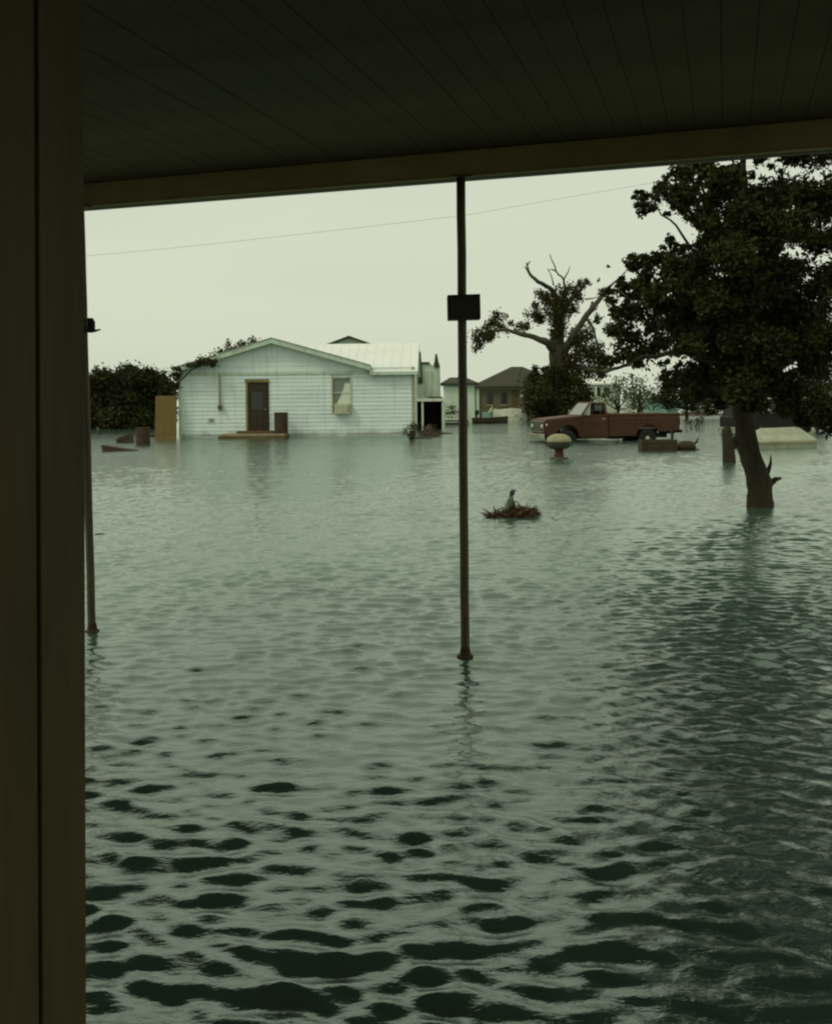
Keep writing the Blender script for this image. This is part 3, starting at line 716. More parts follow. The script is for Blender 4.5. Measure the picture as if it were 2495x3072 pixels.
# brown debris heap at the right corner, and a small bush in front of the corner board
def heap(name, label, c, w, d, h, n, m, cat='heap', size=.12):
    t = thing(name, label, cat, c)
    core = MB(); k = 12
    prof = []
    for i in range(9):
        f = i / 8.0; prof.append((max(.02, (1 - f) ** .7), f * .8))
    rings = []
    for r, z in prof:
        rings.append([(c.x + w * r * math.cos(2 * math.pi * j / k) * random.uniform(.85, 1.05), c.y + d * r * math.sin(2 * math.pi * j / k) * random.uniform(.85, 1.05), c.z + z * h) for j in range(k)])
    vs = [p for r in rings for p in r]
    fs = [(i * k + j, i * k + (j + 1) % k, (i + 1) * k + (j + 1) % k, (i + 1) * k + j) for i in range(8) for j in range(k)] + [tuple(range(8 * k, 9 * k))]
    core.add(vs, fs).build('mound', m, t)
    mb = MB()
    for i in range(n):
        a = random.uniform(0, 6.28); r = random.random() ** .6; z = h * (1 - r) * random.uniform(.4, 1.05)
        p = Vector((c.x + w * r * math.cos(a), c.y + d * r * math.sin(a), c.z + z))
        q = Vector((random.uniform(-1, 1), random.uniform(-1, 1), random.uniform(-.3, .7))).normalized() * size * random.uniform(.6, 2.2)
        mb.tube([p - q * .3, p + q], [.016 * size / .12, .008 * size / .12], 4)
    mb.build('sticks', m, t)
    return t
hc = wat(1287, 1309); hc.z = GZ
heap('debris_heap', 'dark brown heap of debris at the right corner of the white house', hc, .62, .5, 1.05, 70, 'wet_wood', size=.2)
for a, b, label in ((1330, 1301, 'dark low drift plank lying beside the debris heap at the house corner'), (1265, 1316, 'short brown drift plank floating at the foot of the debris heap')):
    p = wat(a, b)
    MB().hexa([p + Vector(q) for q in [(-.5, -.08, -.03), (.45, -.05, -.03), (.45, .12, -.03), (-.5, .12, -.03)]], [p + Vector(q) for q in [(-.5, -.08, .06), (.42, -.05, .03), (.42, .12, .03), (-.5, .12, .10)]]).build('drift_plank', 'wet_wood', None, origin=p)
    o = bpy.data.objects[-1] if False else col.objects[-1]; tag(o, label, 'plank')
def bush(name, label, base, clumps, size, m, cat='bush', stem_r=.04, nsub=7, barkm='bark', sizes=None):
    t = thing(name, label, cat, base)
    c = Vector((0, 0, 0))
    for q in clumps: c += q[0]
    c /= len(clumps)
    limb('trunk', [(base, stem_r), (base.lerp(c, .5), stem_r * .8), (c, stem_r * .4)], t, barkm)
    tg = MB()
    for q in clumps:
        tg.tube([base.lerp(c, .4), base.lerp(q[0], .7), q[0]], [stem_r * .5, stem_r * .35, stem_r * .12], 5)
    tg.build('limbs', barkm, t, smooth=True)
    leaf_mesh('crown', clumps, size, m, t, nsub)
    return t
cb = wat(1232, 1322); cb.z = GZ
bush('corner_bush', 'small round bush growing at the right corner board of the white house', cb,
     [(cb + Vector((x, y, z + .28)), (.18, .18, .2), 90) for x, y, z in ((-.15, 0, .3), (.15, .05, .3), (0, 0, .55), (.02, -.1, .2), (.18, 0, .5))], .09, 'leaf_oak')

# white dock railing and the dark boats by it
def railing():
    Y = 68.0
    W = Wall(at(1325, 1300, Y), at(1412, 1300, Y))
    t = thing('white_railing', 'white post and rail dock fence between the white house and the porch post', 'railing', W.P(W.len / 2, 0, GZ))
    z1 = W.uz(1370, 1222)[1]; zr = W.uz(1370, 1246)[1]
    for x in (1333, 1380, 1408):
        u = W.uz(x, 1240)[0]; MB().wbox(W, u - .06, u + .06, -.06, .06, GZ, z1 if x != 1333 else z1 + .35).build('post', 'white_paint', t)
    u0 = W.uz(1320, 1240)[0]; u1 = W.uz(1410, 1240)[0]
    MB().wbox(W, u0, u1, -.10, -.062, zr - .06, zr + .06).build('rail', 'white_paint', t)
    MB().wbox(W, u0, u1, -.10, -.062, zr - .5, zr - .42).build('rail', 'white_paint', t)
    MB().wbox(W, u0 - .4, u1, .2, 1.6, GZ, .26).build('deck', 'wet_wood', t)
railing()
def hull(name, label, c, L, B, H, ang, m, inner='wet_wood', sheer=.25, flip=False, cat='boat'):
    """an open skiff: lofted hull sections, bow at +x before turning; thwarts inside"""
    t = thing(name, label, cat, c); ca, sa = math.cos(ang), math.sin(ang)
    def W(x, y, z): return Vector((c.x + x * ca - y * sa, c.y + x * sa + y * ca, c.z + z))
    st = 9; vs = []; rows = []
    for i in range(st):
        f = i / (st - 1); x = -L / 2 + L * f
        b = B / 2 * (1 - max(0, (f - .45) / .55) ** 2.2) * (.82 + .18 * min(1, f / .3)); b = max(b, .02)
        zt = H * (1 + sheer * max(0, f - .4) ** 2 * 3); zb = -0.14 + .35 * H * max(0, f - .6) ** 2 * 4
        if flip: zt, zb = zb, H * (1 - .5 * (f - .5) ** 2)
        rows.append([W(x, -b, zt), W(x, -b * .92, (zt + zb) / 2), W(x, -b * .6, zb), W(x, b * .6, zb), W(x, b * .92, (zt + zb) / 2), W(x, b, zt)])
    vs = [p for r in rows for p in r]
    fs = [(i * 6 + j, i * 6 + j + 1, (i + 1) * 6 + j + 1, (i + 1) * 6 + j) for i in range(st - 1) for j in range(5)]
    fs += [(0, 1, 2, 3, 4, 5)]
    mb = MB().add(vs, fs); o = mb.build('hull', m, t, smooth=False)
    md = o.modifiers.new('thick', 'SOLIDIFY'); md.thickness = .035
    if not flip:
        for f in (.22, .5, .72):
            x = -L / 2 + L * f; b = B / 2 * .85 * (1 - max(0, (f - .45) / .55) ** 2.2)
            MB().hexa([W(x - .12, -b, H * .62), W(x + .12, -b, H * .62), W(x + .12, b, H * .62), W(x - .12, b, H * .62)], [W(x - .12, -b, H * .69), W(x + .12, -b, H * .69), W(x + .12, b, H * .69), W(x - .12, b, H * .69)]).build('thwart', inner, t)
    else:
        MB().tube([W(-L / 2 + .1, 0, H * .9), W(0, 0, H * 1.04), W(L / 2 - .15, 0, H * .9)], .035, 6).build('keel', m, t)
    return t
p = wat(1536, 1262); hull('white_skiff', 'overturned white skiff lying below the tan hipped house', p, 3.0, 1.4, .92, R(2), 'white_paint', flip=True)
p = wat(1470, 1270); hull('dark_skiff', 'dark open skiff moored just right of the central porch post', p, 2.5, 1.2, .40, R(4), 'wet_wood')
p = wat(1470, 1270)
cn = thing('boat_console', 'small pale console with a slanted screen standing in the dark skiff', 'console', p + Vector((-.2, 0, .2)))
MB().hexa([p + Vector(v) for v in [(-.55, -.3, .15), (.1, -.3, .15), (.1, .3, .15), (-.55, .3, .15)]], [p + Vector(v) for v in [(-.5, -.28, .78), (-.05, -.28, .78), (-.05, .28, .78), (-.5, .28, .78)]]).build('stand', 'teal_wall', cn, bevel=.03)
MB().hexa([p + Vector(v) for v in [(-.1, -.3, .78), (-.06, -.3, .78), (-.06, .3, .78), (-.1, .3, .78)]], [p + Vector(v) for v in [(.12, -.28, 1.15), (.16, -.28, 1.15), (.16, .28, 1.15), (.12, .28, 1.15)]]).build('screen', 'pale_wall', cn)
MB().tube([p + Vector((-.1, -.25, .75)), p + Vector((.32, -.25, 1.0)), p + Vector((.55, -.25, .92))], .03, 6).build('rail', 'white_paint', cn)
p = wat(1440, 1262)
eo = thing('outboard_motor', 'small dark outboard motor standing on the dark skiff', 'motor', p + Vector((-.2, 0, .3)))
MB().box(p.x - .5, p.x - .1, p.y - .15, p.y + .15, .5, .85).build('cowl', 'black', eo, bevel=.05)
MB().box(p.x - .38, p.x - .22, p.y - .06, p.y + .06, -.1, .501).build('shaft', 'black', eo)
bush('dock_shrub', 'small olive shrub growing behind the white dock railing', wat(1358, 1262, GZ), [(at(1354, 1225, 71), (.45, .4, .35), 90), (at(1366, 1236, 71), (.5, .4, .4), 90), (at(1346, 1240, 71), (.4, .4, .35), 80)], .16, 'leaf_oak')

# ================================================================== OAK, BUSH AND FAR STREET (right of centre)
def oak():
    Y = 78.0
    base = at(1690, 1262, Y); base.z = GZ
    t = thing('storm_torn_oak', 'storm-torn oak with bare broken limbs behind the red pickup', 'tree', base)
    def q(x, y, r, dy=0): return (D(x, y, Y + dy), r * .72)
    limb('trunk', [(base, 1.25), q(1172, 830, 1.15), q(1166, 780, .95), q(1163, 745, .95), q(1162, 722, .8)], t, 'bark_pale', 12, .05)
    for pts in ([q(1160, 735, .6), q(1143, 716, .42, -1), q(1115, 704, .3, -1.5), q(1085, 697, .25, -2), q(1060, 689, .2, -2), q(1030, 690, .1, -2.5)],
                [q(1163, 725, .75), q(1166, 690, .6, .5), q(1165, 655, .5, 1), q(1160, 620, .35, 1), q(1148, 602, .25, .5), q(1122, 588, .2, 0), q(1103, 568, .15, 0), q(1098, 548, .07, 0)],
                [q(1172, 740, .7), q(1192, 706, .38, -1), q(1212, 676, .34, -1.5), q(1232, 648, .3, -2), q(1253, 622, .25, -2), q(1270, 600, .15, -2.4), q(1300, 572, .05, -3)],
                [q(1165, 640, .3, 1), q(1180, 604, .16, 1.5), q(1176, 584, .12, 1.5), q(1160, 566, .09, 1.6), q(1147, 530, .04, 1.6)],
                [q(1180, 760, .5), q(1215, 768, .3, -1), q(1255, 776, .25, -2), q(1290, 768, .15, -3), q(1330, 760, .08, -3)],
                [q(1166, 655, .3, 1), q(1195, 620, .2, 2), q(1215, 600, .1, 2), q(1222, 588, .05, 2)],
                [q(1222, 662, .2, -1.8), q(1240, 690, .12, -1.8), q(1245, 720, .06, -1.8)]):
        limb('limb', pts, t, 'bark_pale', 8, .05)
    tw = MB()
    for pts in (((1155, 596), (1150, 575), (1142, 560)), ((1176, 584), (1186, 566), (1189, 556)), ((1103, 568), (1094, 556)), ((1099, 555), (1106, 545)), ((1222, 625), (1240, 622), (1258, 617)), ((1160, 566), (1150, 562), (1143, 566)), ((1095, 698), (1092, 688), (1096, 676)), ((1300, 572), (1306, 566))):
        tw.tube([D(x, y, Y) for x, y in pts], [.07, .04, .025][:len(pts)], 5)
    tw.build('twigs', 'bark_pale', t)
    cl = [(1020, 690, 22), (1040, 662, 15), (1046, 682, 15), (1030, 672, 12), (1004, 700, 20), (998, 722, 14), (1018, 702, 16), (1112, 658, 18), (1098, 676, 13), (1086, 684, 12), (1066, 676, 8), (1118, 640, 12), (1130, 620, 18), (1148, 625, 20), (1150, 650, 20), (1172, 616, 20), (1192, 612, 22), (1186, 640, 22), (1168, 660, 24), (1172, 685, 22),
          (1212, 596, 12), (1225, 590, 9), (1205, 622, 12), (1196, 700, 16), (1210, 712, 22), (1228, 700, 22), (1218, 735, 26), (1240, 726, 20), (1196, 745, 22), (1190, 770, 24), (1222, 765, 26), (1250, 745, 18), (1246, 775, 20), (1262, 760, 16), (1150, 700, 12), (1156, 716, 14), (1130, 665, 14), (1245, 668, 12), (1256, 610, 9), (1270, 556, 5), (1248, 585, 4), (1237, 640, 9), (1270, 690, 14)]
    leaf_mesh('crown', dclumps(cl, Y, 2500, 1.6, 1.05), .24, 'leaf_oak', t, 9, .26, droop=.8)
oak()
b0 = at(1670, 1262, 76); b0.z = GZ
bush('dense_bush', 'big dense dark green bush below the storm-torn oak', b0,
     dclumps([(1130, 795, 30), (1112, 785, 14), (1150, 785, 28), (1178, 790, 28), (1204, 802, 26), (1118, 825, 32), (1145, 830, 36), (1180, 830, 36), (1210, 832, 26), (1125, 855, 30), (1165, 858, 34), (1205, 858, 30), (1222, 820, 16), (1118, 770, 8), (1137, 770, 9), (1160, 768, 9)], 76, 3600, 1.0), .24, 'leaf_bush', stem_r=.2)

# pale two-storey house with lattice porch behind the pickup
ft, fW, fze = slab_roof_box('lattice_house', 'pale house with criss-cross porch lattice behind the pickup cab', 'house', 1768, 1860, 1126, 1150, 96, 6.0, 'pale_wall', 'metal_roof', .3, apex=(1770, 1800))
for i in range(7):
    x = 1784 + i * 15
    for s in (0, 1):
        u0, z0 = fW.uz(x, 1238); u1, z1 = fW.uz(x + 15, 1195)
        a, b = (z0, z1) if s else (z1, z0)
        MB().hexa([fW.P(u0, -.5 - s * .06, a), fW.P(u0 + .1, -.5 - s * .06, a), fW.P(u0 + .1, -.46 - s * .06, a), fW.P(u0, -.46 - s * .06, a)], [fW.P(u1, -.5 - s * .06, b), fW.P(u1 + .1, -.5 - s * .06, b), fW.P(u1 + .1, -.46 - s * .06, b), fW.P(u1, -.46 - s * .06, b)]).build('lattice_slat', 'white_paint', ft)
for x in (1770, 1782, 1830, 1880):
    u, _ = fW.uz(x, 1200); zt = fW.uz(x, 1160)[1]; MB().wbox(fW, u, u + .16, -.45, -.3, GZ, zt).build('porch_post', 'white_paint', ft)
for a, b in ((1785, 1800), (1812, 1826)):
    onwall(ft, fW, a, b, 1162, 1188, 'window', 'dark_pane', -.03)
slab_roof_box('teal_shed', 'low teal shed behind the tail of the red pickup', 'shed', 1955, 2032, 1188, 1200, 105, 4, 'teal_wall', 'shingle', .2)
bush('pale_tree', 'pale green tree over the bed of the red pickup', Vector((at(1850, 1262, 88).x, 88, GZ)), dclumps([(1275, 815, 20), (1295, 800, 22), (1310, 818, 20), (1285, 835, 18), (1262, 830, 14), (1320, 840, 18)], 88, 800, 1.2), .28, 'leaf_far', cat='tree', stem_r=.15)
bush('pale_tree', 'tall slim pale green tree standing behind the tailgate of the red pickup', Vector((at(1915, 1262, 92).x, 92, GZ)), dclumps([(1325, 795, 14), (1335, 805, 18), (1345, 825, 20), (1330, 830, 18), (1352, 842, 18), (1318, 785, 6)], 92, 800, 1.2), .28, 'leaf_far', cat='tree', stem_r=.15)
bush('shore_tree', 'dark shrubby tree on the far shore left of the leaning trunk', Vector((at(2060, 1246, 80).x, 80, GZ)), dclumps([(1390, 805, 26), (1415, 790, 26), (1440, 800, 28), (1400, 832, 24), (1430, 830, 26), (1460, 825, 26), (1480, 800, 24), (1372, 830, 14), (1490, 838, 20)], 80, 3000, 1.3), .26, 'leaf_bush', cat='tree', stem_r=.15)
bush('shore_tree', 'broad dark shrubby tree on the far shore right of the leaning trunk', Vector((at(2270, 1246, 84).x, 84, GZ)), dclumps([(1520, 800, 30), (1555, 790, 32), (1590, 800, 32), (1530, 835, 28), (1575, 830, 30), (1630, 800, 36), (1680, 805, 36), (1720, 810, 34), (1640, 840, 28), (1700, 845, 28)], 84, 3000, 1.3), .28, 'leaf_bush', cat='tree', stem_r=.18)
# far wooded shore closing the horizon: nobody could count it
tl = []
for i in range(150):
    x = -95 + i * 1.65 + random.uniform(-.6, .6)
    if -42 < x < 14: continue
    y = 128 + random.uniform(-6, 6); hh = random.uniform(1.2, 3.0)
    tl.append((Vector((x, y, hh * .55)), (1.9, 1.6, hh * .75), 150))
fs = bpy.data.objects.new('far_shore_root', None)
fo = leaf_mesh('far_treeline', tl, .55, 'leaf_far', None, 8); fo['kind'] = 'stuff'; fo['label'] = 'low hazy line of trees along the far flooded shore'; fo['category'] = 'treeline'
# dark strip of drift on the far shore, shoots standing in the water
def shoots(label, px, py, n, h):
    c = wat(px, py); c.z = -.1
    t = thing('water_shoots', label, 'plant', c)
    mb = MB(); cl = []
    for i in range(n):
        a = Vector((random.uniform(-.2, .2), random.uniform(-.2, .2), 0)); e = c + a * 1.7 + Vector((0, 0, h * random.uniform(.5, 1)))
        mb.tube([c + a, (c + a).lerp(e, .5), e], [.02, .015, .006], 5); cl.append((e, (.14, .14, .16), 16))
    mb.build('stems', 'bark', t); leaf_mesh('leaves', cl, .11, 'leaf_bush', t, 4)
shoots('thin leafy shoots standing alone in open water behind the floating crate', 2082, 1288, 6, .55)
shoots('short leafy shoots in open water near the far shore', 2103, 1266, 4, .5)
c = wat(2095, 1246); c.z = -.15
heap('drift_bank', 'long low dark bank of drift along the far shore', c, 3.6, 1.0, .75, 60, 'wet_wood', size=.5)

# left: three dense trees on the near shore beyond the debris
for (lab, bxp, cl) in (('dense dark tree rising just right of the left porch post', 310, [(205, 800, 26), (225, 788, 24), (240, 800, 26), (208, 830, 28), (235, 835, 30), (205, 865, 28), (235, 868, 30), (192, 800, 20), (180, 830, 26), (160, 810, 30), (165, 860, 30), (200, 882, 22), (225, 885, 22), (250, 885, 22), (175, 885, 24)]),
                       ('dense dark tree between the left porch post and the white house', 385, [(262, 782, 20), (275, 795, 26), (290, 790, 24), (260, 820, 28), (285, 825, 30), (262, 860, 28), (290, 864, 28), (268, 774, 10), (300, 785, 16), (262, 884, 22), (285, 885, 22), (305, 882, 22), (302, 815, 22), (250, 800, 18)]),
                       ('dense dark tree next to the brown panel and the white house', 460, [(312, 795, 24), (330, 800, 24), (345, 808, 20), (312, 830, 26), (335, 838, 26), (320, 866, 28), (345, 862, 24), (355, 830, 20), (315, 884, 22), (338, 882, 22), (300, 850, 22)])):
    b = Vector((at(bxp, 1286, 66).x, 66, GZ))
    bush('dense_tree', lab, b, dclumps(cl, 66, 3600, 1.3), .26, 'leaf_hedge', cat='tree', stem_r=.2)

# ================================================================== FLOATING THINGS, left
bc = wat(430, 1334); bc.z = -.15
barrel('barrel', bc, .27, .80, 'dark barrel standing in the flood left of the brown panel', 'rust')
p = wat(375, 1328)
cr = thing('tilted_crate', 'dark wooden crate tilted up out of the water beside the barrel', 'crate', p)
MB().hexa([p + Vector(q) for q in [(-.22, -.25, -.10), (.36, -.25, -.10), (.36, .3, -.10), (-.22, .3, -.10)]], [p + Vector(q) for q in [(-.30, -.25, .16), (.20, -.25, .36), (.20, .3, .36), (-.30, .3, .16)]]).build('case', 'wet_wood', cr, bevel=.01)
for f in (.2, .7):
    MB().hexa([p + Vector(q) for q in [(-.25, -.272, -.1 + f * .2), (.34 - .16 * f, -.272, -.1 + f * .42), (.34 - .16 * f, -.252, -.1 + f * .42), (-.25, -.252, -.1 + f * .2)]], [p + Vector(q) for q in [(-.26, -.272, -.04 + f * .2), (.33 - .16 * f, -.272, -.02 + f * .42), (.33 - .16 * f, -.252, -.02 + f * .42), (-.26, -.252, -.04 + f * .2)]]).build('batten', 'wet_wood', cr)
p = wat(360, 1353)
MB().hexa([p + Vector(q) for q in [(-.52, -.14, -.04), (.58, -.2, -.04), (.58, .12, -.04), (-.52, .18, -.04)]], [p + Vector(q) for q in [(-.58, -.14, .20), (.6, -.2, .015), (.6, .12, .02), (-.58, .18, .22)]]).build('drift_plank', 'wet_wood', None, origin=p)
tag(col.objects[-1], 'broad dark plank floating in front of the tilted crate', 'plank')
p = wat(470, 1310)
MB().tube([p + Vector((-.35, 0, .02)), p + Vector((.05, 0, .10)), p + Vector((.4, .1, .12))], [.05, .07, .06], 7).build('drift_log', 'wet_wood', None, origin=p)
tag(col.objects[-1], 'short dark log floating against the foot of the brown panel', 'log')
# twigs adrift in front of the house
def drift_twigs(px, py, w, label):
    c = wat(px, py); t = MB()
    for i in range(9):
        a = c + Vector((random.uniform(-w, w), random.uniform(-.3, .3), random.uniform(-.01, .02)))
        b = a + Vector((random.uniform(-.5, .5), random.uniform(-.3, .3), random.uniform(-.02, .03)))
        t.tube([a, a.lerp(b, .5) + Vector((0, 0, .03)), b], [.022, .018, .008], 5)
    tag(t.build('drift_branch', 'wet_wood', None, origin=c), label, 'branch')

# ================================================================== PICKUP
def build_pickup():
    a = R(8.5)
    ctr = at(1812, 1300, 37.9)
    base = Vector((ctr.x, ctr.y, GZ + .01))
    t = thing('red_pickup', 'old dull red pickup truck parked in the flood', 'pickup truck', base)
    t.rotation_euler = (0, 0, math.pi + a)
    t['_local'] = 1
    HWD = 0.95
    def ext(pts, y0, y1): return MB().poly([Vector((x, y0, z)) for x, z in pts], (0, y1 - y0, 0))
    def arc(cx, cz, r, a0, a1, n=10): return [(cx + r * math.cos(R(a0 + (a1 - a0) * i / n)), cz + r * math.sin(R(a0 + (a1 - a0) * i / n))) for i in range(n + 1)]
    FX, RX, AR, AZ = 1.72, -1.36, .46, .42
    # front: fenders and hood
    fr = [(2.56, .50)] + [(2.60, .62), (2.60, 1.02), (2.54, 1.10), (1.28, 1.215), (1.18, 1.215), (1.18, .42)] + [(x, z) for x, z in arc(FX, AZ, AR, 0, 180)][::-1]
    fr = [(2.60, .62), (2.60, 1.02), (2.54, 1.10), (1.30, 1.215), (1.205, 1.215), (1.205, .42)] + arc(FX, AZ, AR, 180, 0) + [(2.52, .46)]
    o = ext(fr, -HWD, HWD).build('front_body', 'red_paint', t, bevel=.035)
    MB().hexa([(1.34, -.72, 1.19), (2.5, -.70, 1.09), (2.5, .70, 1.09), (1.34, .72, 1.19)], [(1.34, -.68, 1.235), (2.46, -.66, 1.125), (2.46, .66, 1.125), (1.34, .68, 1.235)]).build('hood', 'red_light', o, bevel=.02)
    # cab lower with doors
    cb = [(1.20, .40), (1.20, 1.222), (1.16, 1.262), (.16, 1.262), (.16, .40)]
    cbo = ext(cb, -HWD, HWD).build('cab', 'red_paint', t, bevel=.025)
    for s in (-1, 1):
        y0, y1 = (HWD + .001, HWD + .014) if s > 0 else (-HWD - .014, -HWD - .001)
        d = ext([(1.10, .47), (1.12, 1.245), (.24, 1.245), (.24, .47)], y0, y1).build('door', 'red_paint', t, bevel=.008)
        ys = y1 if s > 0 else y0
        MB().box(.30, .42, min(ys, ys + s * .025), max(ys, ys + s * .025), 1.09, 1.12).build('handle', 'chrome', d)
        MB().box(1.00, 1.04, min(ys, ys + s * .16), max(ys, ys + s * .16), 1.24, 1.26).build('mirror_arm', 'chrome', d)
        MB().box(.98, 1.03, min(ys + s * .12, ys + s * .26), max(ys + s * .12, ys + s * .26), 1.24, 1.42).build('mirror', 'chrome', d, bevel=.01)
    # belt moulding: the lighter upper stripe
    for s in (-1, 1):
        y0, y1 = (HWD + .016, HWD + .022) if s > 0 else (-HWD - .022, -HWD - .016)
        ext([(1.18, 1.03), (1.18, 1.06), (.18, 1.06), (.18, 1.03)], y0, y1).build('side_moulding', 'red_light', t)
    # greenhouse: pillars, roof, glass
    W0, W1 = .90, .78
    zb, zt = 1.262, 1.665
    Aw, At, Bw, Bt = (1.16, .82), (.80, .72), (.17, .84), (.27, .73)
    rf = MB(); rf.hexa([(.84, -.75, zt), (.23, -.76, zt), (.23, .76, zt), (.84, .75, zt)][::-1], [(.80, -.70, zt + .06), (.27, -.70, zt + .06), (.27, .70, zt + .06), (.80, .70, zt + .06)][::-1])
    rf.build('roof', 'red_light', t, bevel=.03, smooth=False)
    for s in (-1, 1):
        MB().tube([(1.16, s * .84, zb - .01), (.82, s * .73, zt + .01)], .035, 8).build('front_pillar', 'red_light', t)
        MB().tube([(.21, s * .85, zb - .01), (.27, s * .74, zt + .01)], .05, 8).build('rear_pillar', 'red_paint', t)
        MB().tube([(.86, s * .86, zb - .01), (.80, s * .745, zt + .01)], .014, 6).build('vent_bar', 'chrome', t)
        MB().add([(1.10, s * .845, zb), (.88, s * .85, zb), (.81, s * .742, zt), (.83, s * .74, zt)], [(0, 1, 2, 3)]).build('vent_window', 'windscreen', t)
    ws = MB(); ws.add([(1.165, -.81, zb - .005), (1.165, .81, zb - .005), (.83, .70, zt + .01), (.83, -.70, zt + .01)], [(0, 1, 2, 3)]); wo = ws.build('windscreen', 'windscreen', t)
    md = wo.modifiers.new('th', 'SOLIDIFY'); md.thickness = .01
    rw = MB(); rw.box(.22, .235, -.70, -.42, zb, zt).box(.22, .235, .42, .70, zb, zt).box(.22, .235, -.419, .419, zb, zb + .06).box(.22, .235, -.419, .419, zt - .05, zt).build('cab_back', 'red_paint', t)
    MB().box(.224, .230, -.42, .42, zb + .06, zt - .05).build('rear_window', 'windscreen', t)
    # seat and steering wheel
    MB().box(.30, .42, -.70, .70, 1.263, 1.40).build('seat_back', 'black', t, bevel=.03)
    MB().tube([(.86 + .05 * math.cos(k * .5236), .36 + .18 * math.sin(k * .5236), 1.33 + .12 * math.cos(k * .5236)) for k in range(13)], .012, 6).build('steering_wheel', 'black', t)
    # bed: long sides, floor, tailgate
    bd = [(.14, .46), (.14, 1.235), (-2.60, 1.235), (-2.60, .64), (RX - AR, .60)] + arc(RX, AZ, AR, 150, 0, 9) + [(RX + AR, .46)]
    for s in (-1, 1):
        y0, y1 = (.80, HWD) if s > 0 else (-HWD, -.80)
        q = ext(bd, y0, y1).build('bed_side', 'red_paint', t, bevel=.02)
        y2, y3 = (.74, HWD + .02) if s > 0 else (-HWD - .02, -.74)
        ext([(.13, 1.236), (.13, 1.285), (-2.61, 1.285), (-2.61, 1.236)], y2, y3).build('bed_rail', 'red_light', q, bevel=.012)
        y2, y3 = (HWD + .001, HWD + .012) if s > 0 else (-HWD - .012, -HWD - .001)
        ext([(.13, 1.10), (.13, 1.13), (-2.58, 1.13), (-2.58, 1.10)], y2, y3).build('side_moulding', 'red_light', q)
    MB().box(RX - .5, RX + .5, -.62, .62, .40, .655).build('wheel_well_darkener', 'black', t)  # black block added between the wheels to darken the wells
    MB().box(-2.56, .13, -.799, .799, .66, .72).build('bed_floor', 'rust', t)
    MB().box(.06, .13, -.799, .799, .721, 1.235).build('bed_front', 'red_paint', t)
    tg = MB().box(-2.62, -2.56, -.799, .799, .70, 1.235).build('tailgate', 'red_paint', t, bevel=.01)
    for s in (-1, 1):
        MB().box(-2.635, -2.60, s * .875 - .05, s * .875 + .05, .86, 1.06).build('tail_light', 'tail_lens', t)
        # wheels
    def wheel(x, s):
        y = s * .80
        w = bpy.data.objects.new('wheel', None); col.objects.link(w); w.parent = t; w.location = (x, y, .35); w.empty_display_size = .1
        if s < 0: w.rotation_euler = (0, 0, math.pi)
        return w
    ty = MB().lathe([(.20, -.10), (.30, -.11), (.345, -.08), (.352, 0), (.345, .08), (.30, .11), (.20, .10)], (0, 0, 0), 24, 'Y')
    ri = MB().lathe([(.205, -.09), (.205, .085), (.16, .06), (.10, .09), (.07, .11), (.02, .115)], (0, 0, 0), 20, 'Y')
    wsrc = None
    for x in (FX, RX):
        for s in (-1, 1):
            w = wheel(x, s); w['_local'] = 1
            if wsrc is None:
                a1 = ty.build('tyre', 'rubber', w, smooth=True); a2 = ri.build('rim', 'chrome', w, smooth=True)
                a1.location = (0, 0, 0); wsrc = (a1, a2)
            else:
                for q in wsrc:
                    c = q.copy(); col.objects.link(c); c.parent = w
    # chassis and underbody
    MB().box(-2.3, 2.3, -.45, .45, .36, .50).build('chassis', 'black', t)
    MB().tube([(RX, -.75, .35), (RX, .75, .35)], .06, 8).build('axle', 'black', t)
    MB().box(-.55, .10, .55, .78, .34, .47).build('fuel_tank', 'black', t)
    # front: grille, lamps, bumper
    gr = MB().box(2.60, 2.615, -.80, .80, .66, 1.00).build('grille', 'black', t)
    for k in range(5):
        z = .70 + k * .06; MB().box(2.616, 2.628, -.52, .52, z, z + .016).build('grille_bar', 'chrome', gr)
    MB().box(2.616, 2.63, -.82, .82, 1.00, 1.03).box(2.616, 2.63, -.82, .82, .63, .66).box(2.616, 2.63, -.83, -.80, .66, 1.0).box(2.616, 2.63, .80, .83, .66, 1.0).build('grille_surround', 'chrome', gr)
    for s in (-1, 1):
        MB().lathe([(.085, .0), (.09, .02), (.06, .035), (.02, .04)], (2.616, s * .66, .84), 16, 'X').build('headlight', 'lens', t, smooth=True)
        MB().box(2.50, 2.56, s * .955 - .012, s * .955 + .012, .88, .95).build('side_marker', 'lens', t)
    MB().hexa([(2.60, -.95, .40), (2.72, -.90, .40), (2.72, .90, .40), (2.60, .95, .40)], [(2.60, -.95, .57), (2.73, -.90, .57), (2.73, .90, .57), (2.60, .95, .57)]).build('front_bumper', 'chrome', t, bevel=.02)
    MB().box(2.2, 2.62, -.4, .4, .44, .54).build('bumper_bracket', 'black', t)
    MB().box(-2.74, -2.63, -.88, .88, .54, .66).build('rear_bumper', 'black', t, bevel=.02)
    MB().box(-2.65, -2.3, -.40, .40, .50, .62).build('bumper_bracket', 'black', t)
    MB().box(-2.82, -2.625, .56, .62, .96, 1.0).build('tailgate_latch', 'chrome', t)
build_pickup()

